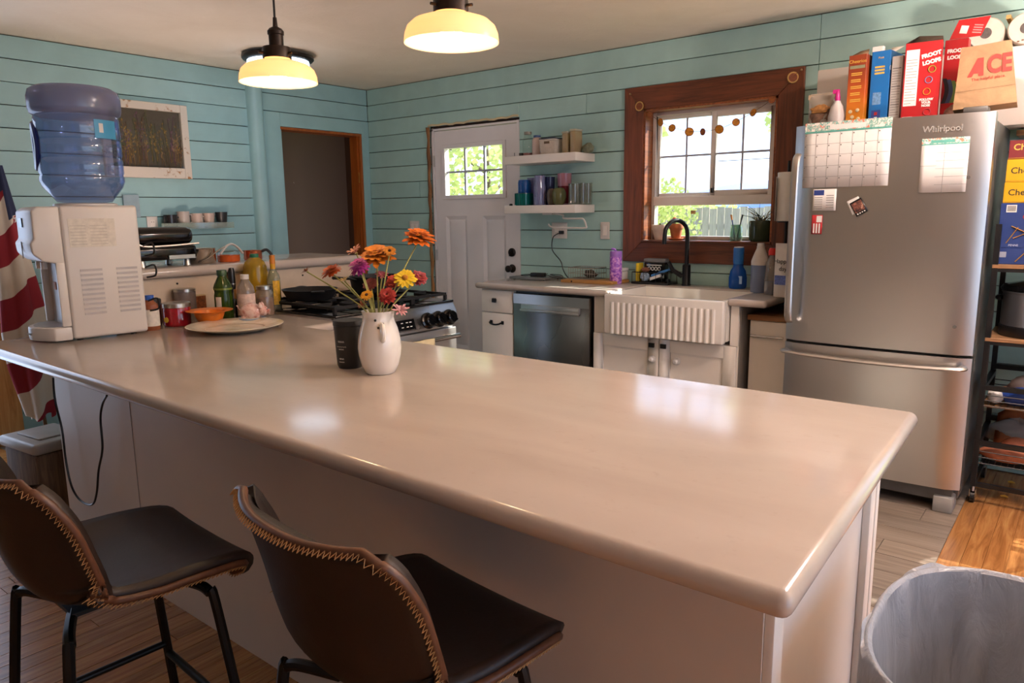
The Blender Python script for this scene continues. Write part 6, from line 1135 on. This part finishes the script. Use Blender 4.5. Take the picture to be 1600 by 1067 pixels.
for y in (0, RY): MB().box(0, y-.009, .085, RX, y+.009, .105).build('rail', BLACK, RK)
for x in (0, RX): MB().box(x-.009, 0, .085, x+.009, RY, .105).build('rail', BLACK, RK)
for x in (0, RX):
    for y in (0, RY):
        c_ = MB().cyl((x, y, .06), (x, y, .088), .008, n=8).box(x-.014, y-.002, .03, x-.010, y+.032, .066).box(x+.010, y-.002, .03, x+.014, y+.032, .066).build('caster', SILVER, RK); MB().cyl((x-.009, y+.018, .028), (x+.009, y+.018, .028), .028, n=20).build('wheel', BLACK_PL, c_)
def rk(x, y, z): return Vector((4.824+x, -.58+y, z))
def lying(nm, label, z, h_, m_, w_=.30, x0=.0, y0=.02):
    t = thing(nm, label, 'box', rk(x0, y0, z)); MB().box(0, 0, 0, w_, .20, h_).build('carton', m_, t, bevel=.0015, seg=1); return t
Z1 = 1.1235; PAS = mat('navy carton', '22376f', .4, 0, .08, 6); PST = mat('printed pasta', 'c98f2e', .6, 0, .2, 60)
t = lying('pasta_box', 'lower navy pasta box on the rack shelf', Z1, .072, PAS, .34, -.005); MB().tube([(.075, -.001, .012), (.115, -.001, .06)], .008, 6, flat=.3).build('printed_pasta', PST, t); box_face(t, .012, .03, .04, .055, mat('grey badge', '8a90a0', .6), 'badge', 0)
t = lying('pasta_box', 'upper navy pasta box with a red oval on the rack shelf', Z1+.0725, .195, PAS, .36, -.003)
for q in (((.035, .075), (.085, .05)), ((.02, .0), (.06, .07)), ((.045, .022), (.10, .048)), ((.13, .01), (.165, .085)), ((.145, .005), (.185, .08)), ((.165, .005), (.2, .07))): MB().tube([(q[0][0]+.012, -.001, q[0][1]+.02), (q[1][0]+.012, -.001, q[1][1]+.02)], .0065, 6, flat=.3).build('printed_pasta', PST, t)
MB().lathe([(0, 0), (.085, 0), (.085, .0012), (0, .0012)], 32, M=face((.17, -.0002, .135), *FRONT), sq=.36).build('red_oval', mat('red oval', 'b8242a', .45), t); text('lettering', 'Barilla', .052, PAPER, t, face((.172, -.0016, .135), *FRONT), .0006, bold=.0015, shear=.25, sx=.9); box_face(t, .022, .155, .06, .187, PAPER, 'barcode_panel', 0)
for k in range(7): box_face(t, .026+.0045*k, .159, .0285+.0045*k, .183, INK, 'bar', -.0006)
for k in range(2): text('small_lettering', ('PENNE', 'SPAGHETTI')[k], .012, mat('pale print', 'c9cde0', .6), t, face((.06+.10*k, -.0006, .011), *FRONT), .0005)
YC = mat('yellow carton', 'd0a012', .45, 0, .06, 6); MRN = mat('maroon carton', '6a1c20', .45, 0, .08, 6); zz = Z1+.0725+.1955
for nm_, m_, h_, dx in (('lowest yellow cereal box of the stack on the rack', YC, .088, .002), ('middle yellow cereal box of the stack on the rack', YC, .098, .004), ('maroon cereal box on top of the yellow ones', MRN, .080, .006)):
    t = lying('cereal_box', nm_, zz, h_, m_, .30, dx); zz += h_+.0005; text('lettering', 'Cheerios', .037, INK if m_ is YC else YEL, t, face((.085, -.0004, h_*(.5 if m_ is YC else .62)), *FRONT), .0005, bold=.0004)
    if m_ is MRN: text('small_lettering', 'Honey Nut', .013, YEL, t, face((.11, -.0004, h_*.88), *FRONT), .0005)
    box_face(t, .17, h_*.55, .2, h_*.95, PAPER, 'white_patch', 0); box_face(t, .0, h_*.04, .3, h_*.07, mat('box crease', 'a87c10', .6), 'crease_line', 0)
c = rk(.145, .09, zz); t = vessel('wipes_canister', 'yellow disinfecting wipes canister on the stacked cereal boxes', 'canister', c, 1, .085, .21, [('canister', [(0, 0), (.95, 0), (1, .02), (1, .92), (.9, .97), (0, .97)], mat('yellow canister', 'd9bd2a', .4, 0, .08)), ('label', [(1.01, .25), (1.015, .25), (1.015, .45), (1.01, .45)], LABELW), ('lid', [(0, .96), (.96, .96), (.96, 1), (0, 1)], mat('yellow lid', 'e0c83c', .4))])
tag(MB().box(.0, 0, 0, .10, .12, .06).build('black_case', BLACK_GL, bevel=.012, seg=3), 'glossy black case on the brown wall shelf', 'case').location = (4.87, -.185, 1.7305)
ws = tag(MB().box(4.82, -.20, 1.705, 5.45, -.0025, 1.73).build('wall_shelf', WSH, bevel=.002), 'brown wooden wall shelf above the wheeled rack', 'shelf')
ck = thing('slow_cooker', 'steel and black slow cooker on the rack', 'cooker', rk(.19, .17, .7935)); MB().lathe([(0, 0), (.165, 0), (.17, .012), (.17, .045), (.165, .05)], 40).build('base', BLACK_PL, ck); MB().lathe([(.165, .05), (.166, .05), (.166, .195), (.17, .20), (.17, .206), (0, .206)], 40).build('body', STEEL, ck); MB().lathe([(0, .2065), (.172, .2065), (.176, .215), (.165, .232), (.08, .25), (0, .253)], 40).build('lid', BLACK_GL, ck)
MB().grid(lambda u, v: (.168*math.cos(-1.9+.9*u), .168*math.sin(-1.9+.9*u), .10+.08*(v-.5)*(1-(2*u-1)**2)**.5+.04), 12, 4).build('display', BLACK_GL, ck); MB().sph((-.172, -.03, .17), .02, 10, (1, 1.6, .7)).build('side_handle', BLACK_PL, ck)
z2 = .4805
for nm_, lb, x, y, r, sc, m_, sd, cat in (('orange', 'orange fruit in the upper rack basket', .075, .13, .036, (1, 1, 1), mat('orange skin', 'd9731c', .5, 0, .1, 120, .2), 1, 'fruit'), ('snack_bag', 'blue snack bag in the upper rack basket', .17, .06, .06, (1.7, .7, .75), mat('blue film', '2a4a9c', .3, 0, .5, 30), 2, 'bag'), ('bread_bag', 'white bread bag in the upper rack basket', .20, .25, .065, (2.0, .9, .9), mat('white bread film', 'cfc0b4', .35, 0, .2, 30), 3, 'bag'), ('onion_bag', 'small pale bag at the left of the upper rack basket', .045, .06, .034, (1, 1, 1), mat('pale film', 'd0c9c0', .35, 0, .2, 30), 4, 'bag')):
    tag(blob((0, 0, r*sc[2]*.9), r, sc, sd, .02 if nm_ == 'orange' else .14, 24).build(nm_, m_, angle=70), lb, cat).location = rk(x, y, z2)
SPO = mat('sweet potato skin', 'b06a4a', .7, 0, .25, 30, .2); z3 = .2035
for lb, x, y, L, r, a, zo in (('large sweet potato along the front of the lower rack basket', .12, .06, .12, .042, .05, 0), ('rounded sweet potato behind the large one in the lower basket', .14, .17, .07, .05, .4, 0), ('small sweet potato at the left of the lower basket', .03, .12, .04, .022, .2, 0), ('sweet potato furthest right in the lower basket', .36, .10, .12, .045, -.1, 0)):
    o = MB().grid(lambda u, v: ((v-.5)*2*L, r*math.sin(PI*v)**.6*math.cos(2*PI*u)*(1+.1*math.sin(9*v)), r+r*math.sin(PI*v)**.6*math.sin(2*PI*u)), 16, 14, True).build('sweet_potato', SPO, angle=180); tag(o, lb, 'vegetable', 'sweet potatoes in the lower rack basket'); o.location = rk(x, y, z3+zo); o.rotation_euler = (0, 0, a)
tag(MB().grid(lambda u, v: (.30*u, .10*math.sin(3*u+v)*.3+.08*v, .02+.16*v*(1-.5*abs(u-.3))+.02*math.sin(9*u)), 10, 6).build('paper_sack', mat('rust paper', '9c5a30', .8, 0, .25, 20), solid=.002), 'torn rust brown paper sack in the lower rack basket', 'sack').location = rk(.04, .27, z3)
tag(blob((0, 0, .07), .075, (1.8, .5, .95), 14, .2, 24).build('plastic_bag', glass('cloudy film', 'cfd2d0', .25, .1, .6), angle=70), 'clear crumpled plastic bag at the back of the lower rack basket', 'bag').location = rk(.13, .345, z3)
CR = mat('yellow crumb', 'd9a032', .7)
for px, py, lb in ((1580, 755, 'yellow pasta crumb on the floor under the rack'), (1569, 777, 'yellow pasta crumb on the floor just before the rack')): q = Pz(px, py, 0); tag(MB().tube([(-.015, 0, .005), (0, .003, .007), (.015, -.002, .005)], [.004, .006, .003], 6).build('crumb', CR), lb, 'crumb').location = (q.x, q.y, 0)
# ---------------------------------------------------------------- bin with a grey liner at the near end
tb = thing('trash_can', 'open kitchen bin with a grey plastic liner at the peninsula end', 'bin', (5.135, -3.06, 0)); A_, B_, ZR = .225, .30, .63
def sup(a, ex=2.6): c_, s_ = math.cos(a), math.sin(a); return (abs(c_)**(2/ex)*(1 if c_ > 0 else -1), abs(s_)**(2/ex)*(1 if s_ > 0 else -1))
def ringf(k, z, wob=0, ph=0): return lambda u: (A_*k*sup(2*PI*u)[0]*(1+wob*math.sin(2*PI*u*17+ph)), B_*k*sup(2*PI*u)[1]*(1+wob*math.sin(2*PI*u*13+ph*2)), z)
def loft(rings, n): return MB().grid(lambda u, v: rings[int(round(v*(len(rings)-1)))](u), n, len(rings)-1, True)
loft([ringf(.01, .002), ringf(.78, .002), ringf(.80, .01), ringf(.95, ZR-.02), ringf(.96, ZR-.005), ringf(.93, ZR-.005), ringf(.77, .02), ringf(.01, .015)], 48).build('can', mat('dark blue plastic', '1f2630', .4), tb, angle=50)
LIN = NT('grey liner film'); _n = LIN.noise(LIN.co((3, 3, 1)), 5, 5, .6, 1.0); LIN.set(LIN.ramp(_n, (.3, hx('aeb0b6')), (.7, hx('c8cad0'))), .28); LIN.bump(_n, .5, .03); _t = LIN.n('ShaderNodeBsdfTranslucent'); _t.inputs[0].default_value = (.72, .73, .78, 1); _m = LIN.n('ShaderNodeMixShader'); _m.inputs[0].default_value = .3; LIN.l(LIN.b.outputs[0], _m.inputs[1]); LIN.l(_t.outputs[0], _m.inputs[2]); LIN.l(_m.outputs[0], LIN.out.inputs[0]); LIN = LIN.m
def lin(u, v):
    a = 2*PI*u; c_, s_ = sup(a)
    if v < .22: k, z, w_ = .985+.012*(1-v/.22), ZR-.10+.10*v/.22, .010
    elif v < .30: k, z, w_ = .985-.05*(v-.22)/.08, ZR+.006*math.sin(PI*(v-.22)/.08), .004
    else: q = (v-.30)/.70; k, z, w_ = .925-.17*q-.75*max(0, q-.86)/.14, ZR-(ZR-.06)*min(1, q*1.14), .050*min(1, q*2.5)
    fold = w_*(math.sin(a*5+1.3*math.sin(v*4))+.6*math.sin(a*11+v*6)+.4*math.sin(a*19))
    if v < .22: z += .012*math.sin(a*6)+.008*math.sin(a*13)*(1-v/.22)
    return (A_*(k-abs(fold))*c_, B_*(k-abs(fold))*s_, z)
def lin2(u, v):
    x, y, z = lin(u, v)
    if v < .22: q = 1+.012+.012*math.sin(2*PI*u*9)**2; x *= q; y *= q
    return (x, y, z)
MB().grid(lin2, 120, 60, True).build('liner', LIN, tb, angle=40, solid=.0008)
